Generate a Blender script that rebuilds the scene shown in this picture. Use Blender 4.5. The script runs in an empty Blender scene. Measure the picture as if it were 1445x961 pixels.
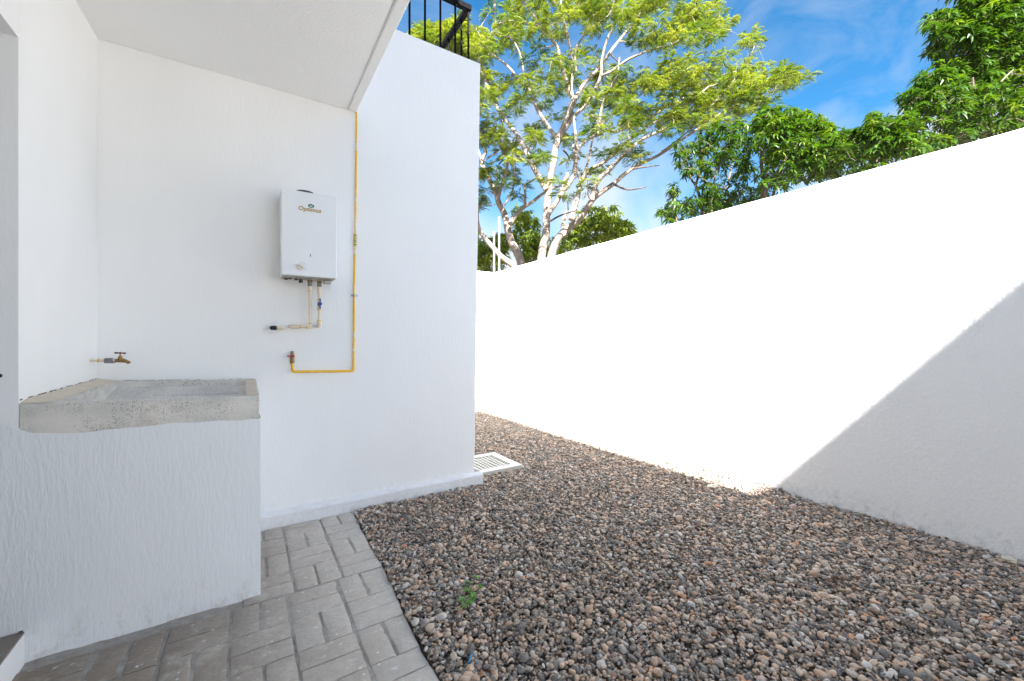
import bpy, bmesh, math, random
import numpy as np
from mathutils import Vector, Matrix, noise

random.seed(7)
rng = np.random.default_rng(7)
S = bpy.context.scene
C = S.collection

# ------------------------------------------------------------------ camera
HEAD = math.radians(32.70)          # heading, clockwise from +Y (the line of the long wall)
CH, SH = math.cos(HEAD), math.sin(HEAD)
FPX, CU, CV, EYE = 584.0, 722.5, 480.5, 1.10
cam_data = bpy.data.cameras.new('camera')
cam = bpy.data.objects.new('camera', cam_data)
C.objects.link(cam)
cam.location = (0, 0, EYE)
cam.rotation_euler = (math.radians(90), 0, -HEAD)
cam_data.sensor_width = 36.0
cam_data.lens = 36.0 * FPX / 1445.0
cam_data.clip_start = 0.05
cam_data.clip_end = 3000
S.camera = cam

# ------------------------------------------------------------------ light
SUN = Vector((-0.440, -0.847, 1.0)).normalized()      # towards the sun
SUN_EL = math.asin(SUN.z)
SUN_AZ = math.atan2(SUN.x, SUN.y)                      # clockwise from +Y
W = bpy.data.worlds.new('World')
S.world = W
W.use_nodes = True
wn, wl = W.node_tree.nodes, W.node_tree.links
wn.clear()
w_out = wn.new('ShaderNodeOutputWorld')
w_bg = wn.new('ShaderNodeBackground')
w_sky = wn.new('ShaderNodeTexSky')
w_sky.sky_type = 'NISHITA'
w_sky.sun_disc = False
w_sky.sun_elevation = SUN_EL
w_sky.sun_rotation = SUN_AZ
w_sky.altitude = 0
w_sky.air_density = 0.8
w_sky.dust_density = 0.3
w_sky.ozone_density = 1.6
w_bg.inputs['Strength'].default_value = 0.06
w_hs = wn.new('ShaderNodeHueSaturation')
w_hs.inputs['Saturation'].default_value = 1.34
w_hs.inputs['Hue'].default_value = 0.49
w_hs.inputs['Value'].default_value = 0.80
wl.new(w_sky.outputs[0], w_hs.inputs['Color'])
# thin wisps and a low bank of cloud
w_tc = wn.new('ShaderNodeTexCoord')
w_map = wn.new('ShaderNodeMapping')
w_map.inputs['Rotation'].default_value = (0.25, 0.5, 0.9)
w_map.inputs['Scale'].default_value = (1.2, 4.5, 6.0)
wl.new(w_tc.outputs['Generated'], w_map.inputs[0])
w_n1 = wn.new('ShaderNodeTexNoise')
w_n1.inputs['Scale'].default_value = 1.6
w_n1.inputs['Detail'].default_value = 7
w_n1.inputs['Roughness'].default_value = 0.62
w_n1.inputs['Distortion'].default_value = 0.6
wl.new(w_map.outputs[0], w_n1.inputs['Vector'])
w_r1 = wn.new('ShaderNodeMapRange')
w_r1.inputs['From Min'].default_value = 0.42
w_r1.inputs['From Max'].default_value = 0.80
w_r1.inputs['To Max'].default_value = 0.36
wl.new(w_n1.outputs[0], w_r1.inputs[0])
w_sep = wn.new('ShaderNodeSeparateXYZ')
wl.new(w_tc.outputs['Generated'], w_sep.inputs[0])
w_n2 = wn.new('ShaderNodeTexNoise')
w_n2.inputs['Scale'].default_value = 3.4
w_n2.inputs['Detail'].default_value = 8
wl.new(w_tc.outputs['Generated'], w_n2.inputs['Vector'])
w_low = wn.new('ShaderNodeMapRange')        # cumulus gather low over the horizon
w_low.inputs['From Min'].default_value = 0.52
w_low.inputs['From Max'].default_value = 0.05
wl.new(w_sep.outputs['Z'], w_low.inputs[0])
w_add = wn.new('ShaderNodeMath'); w_add.operation = 'MULTIPLY_ADD'
wl.new(w_low.outputs[0], w_add.inputs[0]); w_add.inputs[1].default_value = 0.34
wl.new(w_n2.outputs[0], w_add.inputs[2])
w_r2 = wn.new('ShaderNodeMapRange')
w_r2.inputs['From Min'].default_value = 0.54
w_r2.inputs['From Max'].default_value = 0.78
w_r2.inputs['To Max'].default_value = 0.9
wl.new(w_add.outputs[0], w_r2.inputs[0])
w_max = wn.new('ShaderNodeMath'); w_max.operation = 'MAXIMUM'
wl.new(w_r1.outputs[0], w_max.inputs[0]); wl.new(w_r2.outputs[0], w_max.inputs[1])
w_mix = wn.new('ShaderNodeMixRGB')
w_mix.inputs[2].default_value = (2.5, 2.65, 2.8, 1)
wl.new(w_max.outputs[0], w_mix.inputs[0])
wl.new(w_hs.outputs[0], w_mix.inputs[1])
wl.new(w_mix.outputs[0], w_bg.inputs['Color'])
wl.new(w_bg.outputs[0], w_out.inputs['Surface'])

sun_d = bpy.data.lights.new('sun', 'SUN')
sun_d.energy = 5.0
sun_d.angle = math.radians(0.53)
sun_d.color = (1.0, 0.98, 0.95)
sun = bpy.data.objects.new('sun', sun_d)
C.objects.link(sun)
sun.rotation_euler = (-SUN).to_track_quat('-Z', 'Y').to_euler()
sun.location = SUN * 30

S.view_settings.view_transform = 'Standard'
S.view_settings.look = 'None'
S.view_settings.gamma = 1
S.view_settings.use_curve_mapping = False
S.view_settings.exposure = 2.70
S.render.engine = 'CYCLES'
S.cycles.max_bounces = 10
S.cycles.diffuse_bounces = 9
S.cycles.transparent_max_bounces = 8


# ------------------------------------------------------------------ helpers
def tag(o, label=None, cat=None, group=None, kind=None):
    for k, v in (('label', label), ('category', cat), ('group', group), ('kind', kind)):
        if v:
            o[k] = v
    return o


def empty(name, loc=(0, 0, 0), label=None, cat=None, group=None, kind=None):
    o = bpy.data.objects.new(name, None)
    o.empty_display_size = 0.1
    C.objects.link(o)
    o.location = loc
    return tag(o, label, cat, group, kind)


def link_mesh(name, me, mat, parent=None, smooth=False):
    o = bpy.data.objects.new(name, me)
    C.objects.link(o)
    if mat and not me.materials:
        me.materials.append(mat)
    if smooth:
        me.polygons.foreach_set('use_smooth', [True] * len(me.polygons))
    if parent:
        o.parent = parent
        # parts are written in world metres: undo the parent's offset
        o.matrix_parent_inverse = Matrix.Translation(parent.location).inverted()
    return o


class Geo:
    """collects shapes, written in world metres, into one mesh"""
    def __init__(self):
        self.v, self.f = [], []

    def add(self, vs, fs):
        n = len(self.v)
        self.v += [tuple(p) for p in vs]
        self.f += [tuple(i + n for i in f) for f in fs]
        return self

    def hexa(self, p):
        """8 points: bottom ring of four, then top ring of four"""
        return self.add(p, [(3, 2, 1, 0), (4, 5, 6, 7), (0, 1, 5, 4), (1, 2, 6, 5), (2, 3, 7, 6), (3, 0, 4, 7)])

    def box(self, x0, x1, y0, y1, z0, z1):
        return self.hexa([(x0, y0, z0), (x1, y0, z0), (x1, y1, z0), (x0, y1, z0),
                          (x0, y0, z1), (x1, y0, z1), (x1, y1, z1), (x0, y1, z1)])

    def prism_y(self, poly, y0, y1):
        """polygon in XZ pushed along Y"""
        n = len(poly)
        vs = [(x, y0, z) for x, z in poly] + [(x, y1, z) for x, z in poly]
        fs = [tuple(range(n)), tuple(range(2 * n - 1, n - 1, -1))]
        fs += [((i + 1) % n, i, n + i, n + (i + 1) % n) for i in range(n)]
        return self.add(vs, fs)

    def tube(self, pts, rad, n=10, cap=True):
        pts = [Vector(p) for p in pts]
        if not hasattr(rad, '__len__'):
            rad = [rad] * len(pts)
        rings, up = [], None
        for i, p in enumerate(pts):
            t = (pts[min(i + 1, len(pts) - 1)] - pts[max(i - 1, 0)])
            if t.length < 1e-9:
                t = Vector((0, 0, 1))
            t.normalize()
            if up is None:
                up = t.orthogonal().normalized()
            up = (up - t * up.dot(t))
            up = up.normalized() if up.length > 1e-6 else t.orthogonal().normalized()
            b = t.cross(up)
            rings.append([p + (up * math.cos(2 * math.pi * k / n) + b * math.sin(2 * math.pi * k / n)) * rad[i]
                          for k in range(n)])
        vs = [q for r in rings for q in r]
        fs = []
        for i in range(len(pts) - 1):
            for k in range(n):
                a, b2 = i * n + k, i * n + (k + 1) % n
                fs.append((a, b2, b2 + n, a + n))
        if cap:
            fs.append(tuple(range(n - 1, -1, -1)))
            m = (len(pts) - 1) * n
            fs.append(tuple(range(m, m + n)))
        return self.add(vs, fs)

    def build(self, name, mat, parent=None, bevel=0.0, smooth=False, seg=2):
        me = bpy.data.meshes.new(name)
        me.from_pydata(self.v, [], self.f)
        if bevel or True:
            bm = bmesh.new()
            bm.from_mesh(me)
            if bevel:
                es = [e for e in bm.edges if len(e.link_faces) == 2 and e.calc_face_angle(0) > 0.5]
                bmesh.ops.bevel(bm, geom=es, offset=bevel, segments=seg, affect='EDGES', profile=0.6)
            bmesh.ops.recalc_face_normals(bm, faces=bm.faces)
            bm.to_mesh(me)
            bm.free()
        me.update()
        o = link_mesh(name, me, mat, parent, smooth)
        if smooth:
            for e in me.edges:
                pass
            try:
                me.set_sharp_from_angle(angle=math.radians(40))
            except Exception:
                pass
        return o


def spline(pts, sub=5):
    """Catmull-Rom through points (tuples of any length)"""
    P = np.array(pts, float)
    if len(P) < 3:
        t = np.linspace(0, 1, sub + 1)[:, None]
        return P[0] * (1 - t) + P[-1] * t
    Q = np.vstack([2 * P[0] - P[1], P, 2 * P[-1] - P[-2]])
    out = []
    for i in range(1, len(Q) - 2):
        for k in range(sub):
            t = k / sub
            a, b, c, d = Q[i - 1], Q[i], Q[i + 1], Q[i + 2]
            out.append(0.5 * (2 * b + (c - a) * t + (2 * a - 5 * b + 4 * c - d) * t * t + (3 * b - a - 3 * c + d) * t ** 3))
    out.append(P[-1])
    return np.array(out)


def at(u, v, d):
    """a direction seen from the eye, walked out to d metres of depth"""
    x, y = (u - CU) / FPX * d, (CV - v) / FPX * d
    return Vector((x * CH + d * SH, -x * SH + d * CH, EYE + y))


# ------------------------------------------------------------------ materials
class Mat:
    def __init__(self, name, rough=0.6, col=(0.5, 0.5, 0.5), metal=0.0, spec=None):
        self.m = bpy.data.materials.new(name)
        self.m.use_nodes = True
        self.n, self.l = self.m.node_tree.nodes, self.m.node_tree.links
        self.p = self.n['Principled BSDF']
        self.p.inputs['Roughness'].default_value = rough
        self.p.inputs['Metallic'].default_value = metal
        self.p.inputs['Base Color'].default_value = (*col, 1)
        if spec is not None:
            self.p.inputs['Specular IOR Level'].default_value = spec

    def new(self, t, **kw):
        nd = self.n.new(t)
        for k, v in kw.items():
            if k in nd.inputs:
                nd.inputs[k].default_value = v
            else:
                setattr(nd, k, v)
        return nd

    def pos(self, scale=(1, 1, 1)):
        g = self.new('ShaderNodeNewGeometry')
        mp = self.new('ShaderNodeMapping')
        mp.inputs['Scale'].default_value = scale
        self.l.new(g.outputs['Position'], mp.inputs[0])
        return mp.outputs[0]

    def noise(self, vec, scale, detail=4, rough=0.55, dist=0.0):
        nd = self.new('ShaderNodeTexNoise')
        nd.inputs['Scale'].default_value = scale
        nd.inputs['Detail'].default_value = detail
        nd.inputs['Roughness'].default_value = rough
        nd.inputs['Distortion'].default_value = dist
        self.l.new(vec, nd.inputs['Vector'])
        return nd.outputs[0]

    def rng(self, src, a, b, c=0.0, d=1.0):
        nd = self.new('ShaderNodeMapRange')
        for k, v in (('From Min', a), ('From Max', b), ('To Min', c), ('To Max', d)):
            nd.inputs[k].default_value = v
        self.l.new(src, nd.inputs[0])
        return nd.outputs[0]

    def mix(self, fac, c1, c2, mode='MIX'):
        nd = self.new('ShaderNodeMixRGB', blend_type=mode)
        for s, v in ((0, fac), (1, c1), (2, c2)):
            if hasattr(v, 'is_output'):
                self.l.new(v, nd.inputs[s])
            elif s == 0:
                nd.inputs[0].default_value = v
            else:
                nd.inputs[s].default_value = (*v, 1)
        return nd.outputs[0]

    def math(self, op, a, b=0.0):
        nd = self.new('ShaderNodeMath', operation=op)
        for s, v in ((0, a), (1, b)):
            if hasattr(v, 'is_output'):
                self.l.new(v, nd.inputs[s])
            else:
                nd.inputs[s].default_value = v
        return nd.outputs[0]

    def bump(self, h, strength=0.5, dist=0.01, prev=None):
        nd = self.new('ShaderNodeBump')
        nd.inputs['Strength'].default_value = strength
        nd.inputs['Distance'].default_value = dist
        self.l.new(h, nd.inputs['Height'])
        if prev is not None:
            self.l.new(prev, nd.inputs['Normal'])
        return nd.outputs[0]

    def color(self, s):
        self.l.new(s, self.p.inputs['Base Color'])
        return self

    def normal(self, s):
        self.l.new(s, self.p.inputs['Normal'])
        return self

    def separate(self):
        g = self.new('ShaderNodeNewGeometry')
        s = self.new('ShaderNodeSeparateXYZ')
        self.l.new(g.outputs['Position'], s.inputs[0])
        return s


def stucco(name, col=(0.85, 0.85, 0.845), deep=0.004, strength=0.55, sx=34, sz=4.2, grime=0.5, dark_dots=True):
    m = Mat(name, rough=0.72, spec=0.25)
    v = m.pos((1, 1, sz / sx))
    streak = m.rng(m.noise(v, sx, 5, 0.62, 0.5), 0.36, 0.68)
    v2 = m.pos((1, 1, 0.32))
    grit = m.noise(v2, 120, 3, 0.6)
    broad = m.noise(m.pos(), 1.6, 3, 0.5)
    amt = m.rng(m.noise(m.pos((1, 1, 0.6)), 1.1, 3), 0.32, 0.68, 0.25, 1.0)
    h = m.math('ADD', m.math('MULTIPLY', streak, amt), m.math('MULTIPLY', grit, 0.28))
    h = m.math('ADD', h, m.math('MULTIPLY', broad, 1.2))
    m.normal(m.bump(h, strength, deep))
    # faint unevenness of the paint, splashes of mud close to the ground
    tone = m.rng(m.noise(m.pos((1, 1, 0.5)), 2.3, 5, 0.6), 0.3, 0.75, 0.0, 1.0)
    c = m.mix(tone, tuple(x * 0.955 for x in col), col)
    sep = m.separate()
    low = m.rng(sep.outputs['Z'], 0.0, 0.16, 1.0, 0.0)
    spl = m.rng(m.noise(m.pos((1, 1, 0.7)), 26, 6, 0.72), 0.50, 0.72)
    fac = m.math('MULTIPLY', m.math('MULTIPLY', low, spl), grime)
    c = m.mix(fac, c, (0.42, 0.37, 0.31))
    if dark_dots:  # sparse dark dots in the colour only, without relief
        vo = m.new('ShaderNodeTexVoronoi')
        vo.inputs['Scale'].default_value = 3.1
        m.l.new(m.pos(), vo.inputs['Vector'])
        dot = m.rng(vo.outputs['Distance'], 0.018, 0.010)
        gate = m.rng(m.noise(m.pos(), 5.0, 2), 0.54, 0.60)
        c = m.mix(m.math('MULTIPLY', m.math('MULTIPLY', dot, gate), 0.95), c, (0.06, 0.055, 0.05))
    m.color(c)
    return m.m


M_house = stucco('white_stucco', deep=0.0016, strength=0.30, sx=72, sz=13)
M_rough = stucco('rough_white_stucco', deep=0.0040, strength=0.65, sx=52, sz=30, grime=0.8)
M_trough_paint = stucco('thick_white_paint', col=(0.82, 0.825, 0.83), deep=0.0036, strength=0.52, sx=74, sz=15, grime=0.6)
M_smooth = stucco('smooth_white_render', deep=0.002, strength=0.35, sx=20, sz=14, grime=0.0, dark_dots=False)
M_plinth = stucco('plinth_paint', col=(0.76, 0.76, 0.77), deep=0.004, strength=0.5, sx=26, sz=26, grime=0.45)

m = Mat('ceiling_render', rough=0.8, spec=0.2)
h = m.math('ADD', m.noise(m.pos(), 95, 5, 0.65), m.math('MULTIPLY', m.noise(m.pos(), 14, 3), 0.8))
m.normal(m.bump(h, 0.55, 0.005))
m.color(m.mix(m.rng(m.noise(m.pos(), 1.2, 4), 0.3, 0.7), (0.84, 0.83, 0.815), (0.87, 0.87, 0.86)))
M_ceiling = m.m

# terrazzo of the wash trough
m = Mat('worn_terrazzo', rough=0.7, spec=0.3)
vo = m.new('ShaderNodeTexVoronoi'); vo.inputs['Scale'].default_value = 210
m.l.new(m.pos(), vo.inputs['Vector'])
sepc = m.new('ShaderNodeSeparateColor'); m.l.new(vo.outputs['Color'], sepc.inputs[0])
base = m.mix(m.rng(m.noise(m.pos((1, 1, 2)), 7, 5, 0.6), 0.35, 0.68), (0.70, 0.66, 0.60), (0.54, 0.52, 0.48))
chip = m.rng(vo.outputs['Distance'], 0.46, 0.36)
dark = m.math('MULTIPLY', chip, m.rng(sepc.outputs[0], 0.62, 0.65))
pale = m.math('MULTIPLY', chip, m.rng(sepc.outputs[1], 0.70, 0.74))
shown = m.rng(m.noise(m.pos(), 4.0, 4, 0.6), 0.40, 0.55)
c = m.mix(m.math('MULTIPLY', pale, m.math('MULTIPLY', shown, 0.8)), base, (0.66, 0.64, 0.60))
c = m.mix(m.math('MULTIPLY', dark, m.math('MULTIPLY', shown, 0.85)), c, (0.10, 0.10, 0.105))
stain = m.rng(m.noise(m.pos((1, 1, 1.5)), 5.0, 5, 0.7), 0.58, 0.74)
c = m.mix(m.math('MULTIPLY', stain, 0.45), c, (0.33, 0.25, 0.17))
m.color(c)
m.normal(m.bump(m.noise(m.pos(), 70, 4), 0.35, 0.003))
M_terrazzo = m.m
m = Mat('scrubbed_terrazzo', rough=0.6, spec=0.3)
vo = m.new('ShaderNodeTexVoronoi'); vo.inputs['Scale'].default_value = 190
m.l.new(m.pos(), vo.inputs['Vector'])
sepc = m.new('ShaderNodeSeparateColor'); m.l.new(vo.outputs['Color'], sepc.inputs[0])
c = m.mix(m.rng(m.noise(m.pos(), 8, 5, 0.6), 0.35, 0.68), (0.66, 0.63, 0.59), (0.52, 0.50, 0.47))
c = m.mix(m.math('MULTIPLY', m.rng(vo.outputs['Distance'], 0.46, 0.36), m.rng(sepc.outputs[0], 0.70, 0.73, 0, 0.8)), c, (0.12, 0.12, 0.125))
m.color(c)
M_bedstone = m.m

m = Mat('raw_cement', rough=0.85, spec=0.2)
m.color(m.mix(m.rng(m.noise(m.pos(), 16, 6, 0.7), 0.3, 0.7), (0.70, 0.61, 0.50), (0.57, 0.50, 0.41)))
m.normal(m.bump(m.noise(m.pos(), 60, 5), 0.5, 0.004))
M_cement = m.m

# paving
m = Mat('stamped_concrete', rough=0.82, spec=0.25)
oi = m.new('ShaderNodeObjectInfo')
n1 = m.noise(m.pos(), 5.0, 6, 0.62)
n2 = m.noise(m.pos(), 48, 5, 0.7)
c = m.mix(m.rng(n1, 0.32, 0.70), (0.41, 0.365, 0.315), (0.55, 0.505, 0.45))
c = m.mix(m.math('MULTIPLY', m.rng(n2, 0.40, 0.75), 0.45), c, (0.245, 0.225, 0.205))
c = m.mix(m.math('MULTIPLY', oi.outputs['Random'], 0.35), c, (0.32, 0.275, 0.23))
sp = m.separate()
near_edge = m.rng(sp.outputs['X'], 0.05, 0.56)             # lighter and paint-spotted towards the gravel
spl = m.noise(m.pos((1, 1.6, 1)), 21, 7, 0.72, 0.3)
thr = m.math('ADD', spl, m.math('MULTIPLY', near_edge, 0.035))
dirt = m.math('MULTIPLY', m.rng(sp.outputs['X'], 0.22, -0.30), m.rng(m.noise(m.pos(), 3.2, 5, 0.65), 0.25, 0.6, 0.35, 0.9))
c = m.mix(dirt, c, (0.215, 0.170, 0.130))
blot = m.rng(m.noise(m.pos(), 7.5, 6, 0.7), 0.52, 0.68)
c = m.mix(m.math('MULTIPLY', blot, 0.4), c, (0.68, 0.625, 0.56))
c = m.mix(m.math('MULTIPLY', near_edge, 0.45), c, (0.68, 0.62, 0.55))
c = m.mix(m.rng(thr, 0.612, 0.665, 0, 0.8), c, (0.66, 0.65, 0.63))
vs = m.new('ShaderNodeTexVoronoi'); vs.inputs['Scale'].default_value = 26
m.l.new(m.pos(), vs.inputs['Vector'])
c = m.mix(m.math('MULTIPLY', m.rng(vs.outputs['Distance'], 0.14, 0.09), m.rng(m.noise(m.pos(), 9, 2), 0.54, 0.6)), c, (0.72, 0.72, 0.72))
m.color(c)
h = m.math('ADD', m.noise(m.pos((1, 2.5, 1)), 30, 6, 0.65), m.math('MULTIPLY', m.noise(m.pos(), 9, 3), 1.6))
m.normal(m.bump(h, 0.75, 0.007))
M_paver = m.m

m = Mat('joint_dirt', rough=0.95, spec=0.1)
m.color(m.mix(m.rng(m.noise(m.pos(), 40, 5, 0.7), 0.35, 0.7), (0.15, 0.135, 0.115), (0.27, 0.25, 0.225)))
m.normal(m.bump(m.noise(m.pos(), 90, 4), 0.6, 0.004))
M_joint = m.m
m = Mat('bed_concrete', rough=0.9, spec=0.15)
m.color(m.mix(m.rng(m.noise(m.pos(), 22, 6, 0.7), 0.3, 0.7), (0.25, 0.225, 0.198), (0.42, 0.39, 0.355)))
m.normal(m.bump(m.noise(m.pos(), 70, 4), 0.6, 0.004))
M_bed = m.m

m = Mat('brown_tile', rough=0.5, spec=0.4)
m.color(m.mix(m.rng(m.noise(m.pos(), 12, 5), 0.3, 0.7), (0.16, 0.13, 0.11), (0.23, 0.195, 0.165)))
M_tile = m.m

m = Mat('soil', rough=0.95, spec=0.1)
m.color(m.mix(m.rng(m.noise(m.pos(), 6, 6, 0.65), 0.3, 0.7), (0.11, 0.092, 0.072), (0.20, 0.17, 0.135)))
m.normal(m.bump(m.noise(m.pos(), 80, 5, 0.7), 0.8, 0.01))
M_soil = m.m

m = Mat('river_pebble', rough=0.62, spec=0.35)
a = m.new('ShaderNodeAttribute'); a.attribute_type = 'INSTANCER'; a.attribute_name = 'pcol'
tc = m.new('ShaderNodeTexCoord')
nn = m.noise(tc.outputs['Object'], 2.6, 6, 0.7)
c = m.mix(m.rng(nn, 0.35, 0.7, 0, 0.45), a.outputs['Color'], m.mix(0.5, a.outputs['Color'], (0.34, 0.30, 0.25)))
fleck = m.rng(m.noise(tc.outputs['Object'], 9, 3, 0.8), 0.60, 0.72, 0, 0.4)
c = m.mix(fleck, c, (0.06, 0.055, 0.05))
m.color(c)
m.normal(m.bump(m.noise(tc.outputs['Object'], 5, 5, 0.7), 0.35, 0.12))
M_pebble = m.m


def plain(name, col, rough=0.5, metal=0.0, var=0.12, scale=40, bump=0.0):
    m = Mat(name, rough=rough, metal=metal)
    lo = tuple(x * (1 - var) for x in col); hi = tuple(min(1, x * (1 + var)) for x in col)
    m.color(m.mix(m.rng(m.noise(m.pos(), scale, 4, 0.6), 0.3, 0.7), lo, hi))
    if bump:
        m.normal(m.bump(m.noise(m.pos(), scale * 2, 4), 0.5, bump))
    return m.m


M_enamel = plain('white_enamel', (0.78, 0.79, 0.80), 0.28, var=0.015, scale=6)
M_gold = plain('gold_print', (0.44, 0.30, 0.10), 0.5, var=0.05)
M_green = plain('green_print', (0.0, 0.14, 0.075), 0.45, var=0.05)
M_whiteprint = plain('white_print', (0.75, 0.78, 0.76), 0.5, var=0.03)
M_ivory = plain('ivory_plastic', (0.70, 0.66, 0.57), 0.4, var=0.04)
M_ink = plain('dark_ink', (0.03, 0.08, 0.10), 0.6)
M_grey = plain('grey_plastic', (0.20, 0.20, 0.205), 0.5, var=0.2)
M_dkmetal = plain('dark_steel', (0.055, 0.055, 0.06), 0.45, metal=0.5, var=0.3)
M_zinc = plain('zinc_plate', (0.42, 0.40, 0.36), 0.45, metal=0.7, var=0.2)
M_cpvc = plain('cream_pipe', (0.70, 0.61, 0.47), 0.45, var=0.08, scale=25)
M_glue = plain('yellow_glue', (0.66, 0.42, 0.06), 0.4, var=0.2)
M_blue = plain('blue_plastic', (0.012, 0.05, 0.22), 0.4, var=0.15)
M_navy = plain('black_cap_plastic', (0.012, 0.02, 0.035), 0.35, var=0.2)
M_red = plain('red_lever_paint', (0.33, 0.025, 0.03), 0.45, var=0.2)
M_rail = plain('black_rail_paint', (0.006, 0.006, 0.007), 0.7, var=0.35, scale=30, bump=0.001)
for nd in M_rail.node_tree.nodes:
    if nd.type == 'BSDF_PRINCIPLED':
        nd.inputs['Specular IOR Level'].default_value = 0.08
M_pole = plain('white_pvc_pole', (0.80, 0.80, 0.79), 0.4, var=0.03)
M_grate = plain('white_grate_plastic', (0.50, 0.48, 0.44), 0.5, var=0.06)
M_pit_shade = plain('drain_shade', (0.012, 0.012, 0.011), 0.9)
M_teflon = plain('teflon_tape', (0.62, 0.63, 0.64), 0.6, var=0.25, scale=120)
M_door = plain('grey_door', (0.30, 0.31, 0.32), 0.5, var=0.05)
M_roof = plain('upper_render', (0.78, 0.78, 0.78), 0.8, var=0.03, scale=3)

# brass with verdigris, rusty tee handle
m = Mat('tarnished_brass', rough=0.42, metal=0.75)
m.color(m.mix(m.rng(m.noise(m.pos(), 90, 5, 0.7), 0.35, 0.65), (0.34, 0.21, 0.075), (0.20, 0.135, 0.06)))
m.normal(m.bump(m.noise(m.pos(), 160, 4), 0.4, 0.002))
M_brass = m.m
m = Mat('rusty_red_iron', rough=0.75)
m.color(m.mix(m.rng(m.noise(m.pos(), 150, 5, 0.7), 0.35, 0.65), (0.16, 0.045, 0.032), (0.075, 0.032, 0.024)))
M_rust = m.m
# gas pipe, hand painted yellow with white wall paint lapped over it
m = Mat('yellow_gas_paint', rough=0.5)
lap = m.rng(m.noise(m.pos((1, 1, 0.35)), 30, 6, 0.75), 0.545, 0.60)
c = m.mix(m.rng(m.noise(m.pos(), 50, 4), 0.3, 0.7), (0.82, 0.46, 0.006), (0.86, 0.54, 0.03))
c = m.mix(m.math('MULTIPLY', lap, 0.9), c, (0.78, 0.78, 0.78))
rs = m.rng(m.noise(m.pos(), 70, 5, 0.8), 0.69, 0.73)
c = m.mix(m.math('MULTIPLY', rs, 0.7), c, (0.16, 0.08, 0.04))
m.color(c)
m.normal(m.bump(m.noise(m.pos(), 60, 4), 0.5, 0.003))
M_gas = m.m


def bark(name, a, b):
    m = Mat(name, rough=0.85, spec=0.2)
    n = m.noise(m.pos((1, 1, 0.45)), 9, 6, 0.68, 0.4)
    c = m.mix(m.rng(n, 0.36, 0.64), a, b)
    pt = m.rng(m.noise(m.pos(), 3.1, 4, 0.6), 0.56, 0.66, 0, 0.55)
    c = m.mix(pt, c, tuple(x * 0.45 for x in b))
    m.color(c)
    m.normal(m.bump(n, 0.8, 0.03))
    return m.m


M_bark = bark('pale_bark', (0.37, 0.305, 0.26), (0.235, 0.18, 0.145))
M_bark2 = bark('grey_brown_bark', (0.20, 0.155, 0.12), (0.115, 0.085, 0.065))
M_dead = bark('dead_wood', (0.13, 0.105, 0.09), (0.075, 0.06, 0.05))


def leaf_mat(name, cols, rough, trans, spec=0.4):
    """cols: dark, middle, fresh leaf colour, chosen by each leaf's own tint"""
    m = Mat(name, rough=rough, spec=spec)
    at_ = m.new('ShaderNodeAttribute'); at_.attribute_name = 'tint'
    r = m.new('ShaderNodeValToRGB')
    r.color_ramp.elements[0].color = (*cols[0], 1)
    r.color_ramp.elements[1].color = (*cols[2], 1)
    e = r.color_ramp.elements.new(0.5); e.color = (*cols[1], 1)
    m.l.new(at_.outputs['Fac'], r.inputs[0])
    m.color(r.outputs[0])
    tr = m.new('ShaderNodeBsdfTranslucent')
    yel = m.mix(0.55, r.outputs[0], (1.0, 0.95, 0.15), 'MULTIPLY')
    br = m.mix(1.0, yel, (1.6, 1.6, 1.0), 'MULTIPLY')
    m.l.new(br, tr.inputs['Color'])
    mx = m.new('ShaderNodeMixShader'); mx.inputs[0].default_value = trans
    m.l.new(m.p.outputs[0], mx.inputs[1]); m.l.new(tr.outputs[0], mx.inputs[2])
    m.l.new(mx.outputs[0], m.n['Material Output'].inputs['Surface'])
    return m.m


M_feather = leaf_mat('feathery_leaf', ((0.034, 0.078, 0.012), (0.105, 0.150, 0.022), (0.21, 0.235, 0.040)), 0.55, 0.38)
M_mango = leaf_mat('glossy_leaf', ((0.014, 0.040, 0.006), (0.042, 0.098, 0.008), (0.13, 0.19, 0.012)), 0.42, 0.32, 0.35)
M_mango_far = leaf_mat('dull_leaf', ((0.07, 0.12, 0.018), (0.16, 0.22, 0.026), (0.27, 0.30, 0.05)), 0.5, 0.38, 0.4)
M_weed = leaf_mat('weed_leaf', ((0.06, 0.20, 0.02), (0.10, 0.30, 0.03), (0.17, 0.38, 0.05)), 0.5, 0.3)
M_dry = plain('dry_leaf', (0.10, 0.045, 0.022), 0.8, var=0.4, scale=60)

# ------------------------------------------------------------------ the setting
YW = 2.835          # front wall of the house
XL = -0.655         # wall with the doorway
XR = 3.26           # long boundary wall
CEIL = 2.596

g = Geo().add([(-400, -400, -0.03), (400, -400, -0.03), (400, 400, -0.03), (-400, 400, -0.03)], [(0, 1, 2, 3)])
tag(g.build('ground', M_soil), kind='structure')


def edge_x(y):
    """the ragged edge of the paved strip against the gravel"""
    return float(np.interp(y, [0.0, 1.25, 1.57, 1.96, 2.45, 2.76], [0.525, 0.527, 0.531, 0.556, 0.566, 0.577])) + 0.007 * noise.noise((y * 6, 2.2, 0)) + 0.004 * noise.noise((y * 21, 8.2, 0))


g = Geo().add([(-0.6, -14, -0.022), (XR - 0.001, -14, -0.022), (XR - 0.001, -2.25, -0.022), (-0.6, -2.25, -0.022)], [(0, 1, 2, 3)])  # unseen slab behind the camera, added to bounce sunlight onto the house
m = Mat('pale_concrete', rough=0.85, spec=0.2)
m.color(m.mix(m.rng(m.noise(m.pos(), 3, 6, 0.65), 0.3, 0.7), (0.30, 0.285, 0.265), (0.38, 0.365, 0.34)))
tag(g.build('bounce_slab', m.m), kind='structure')
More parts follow.
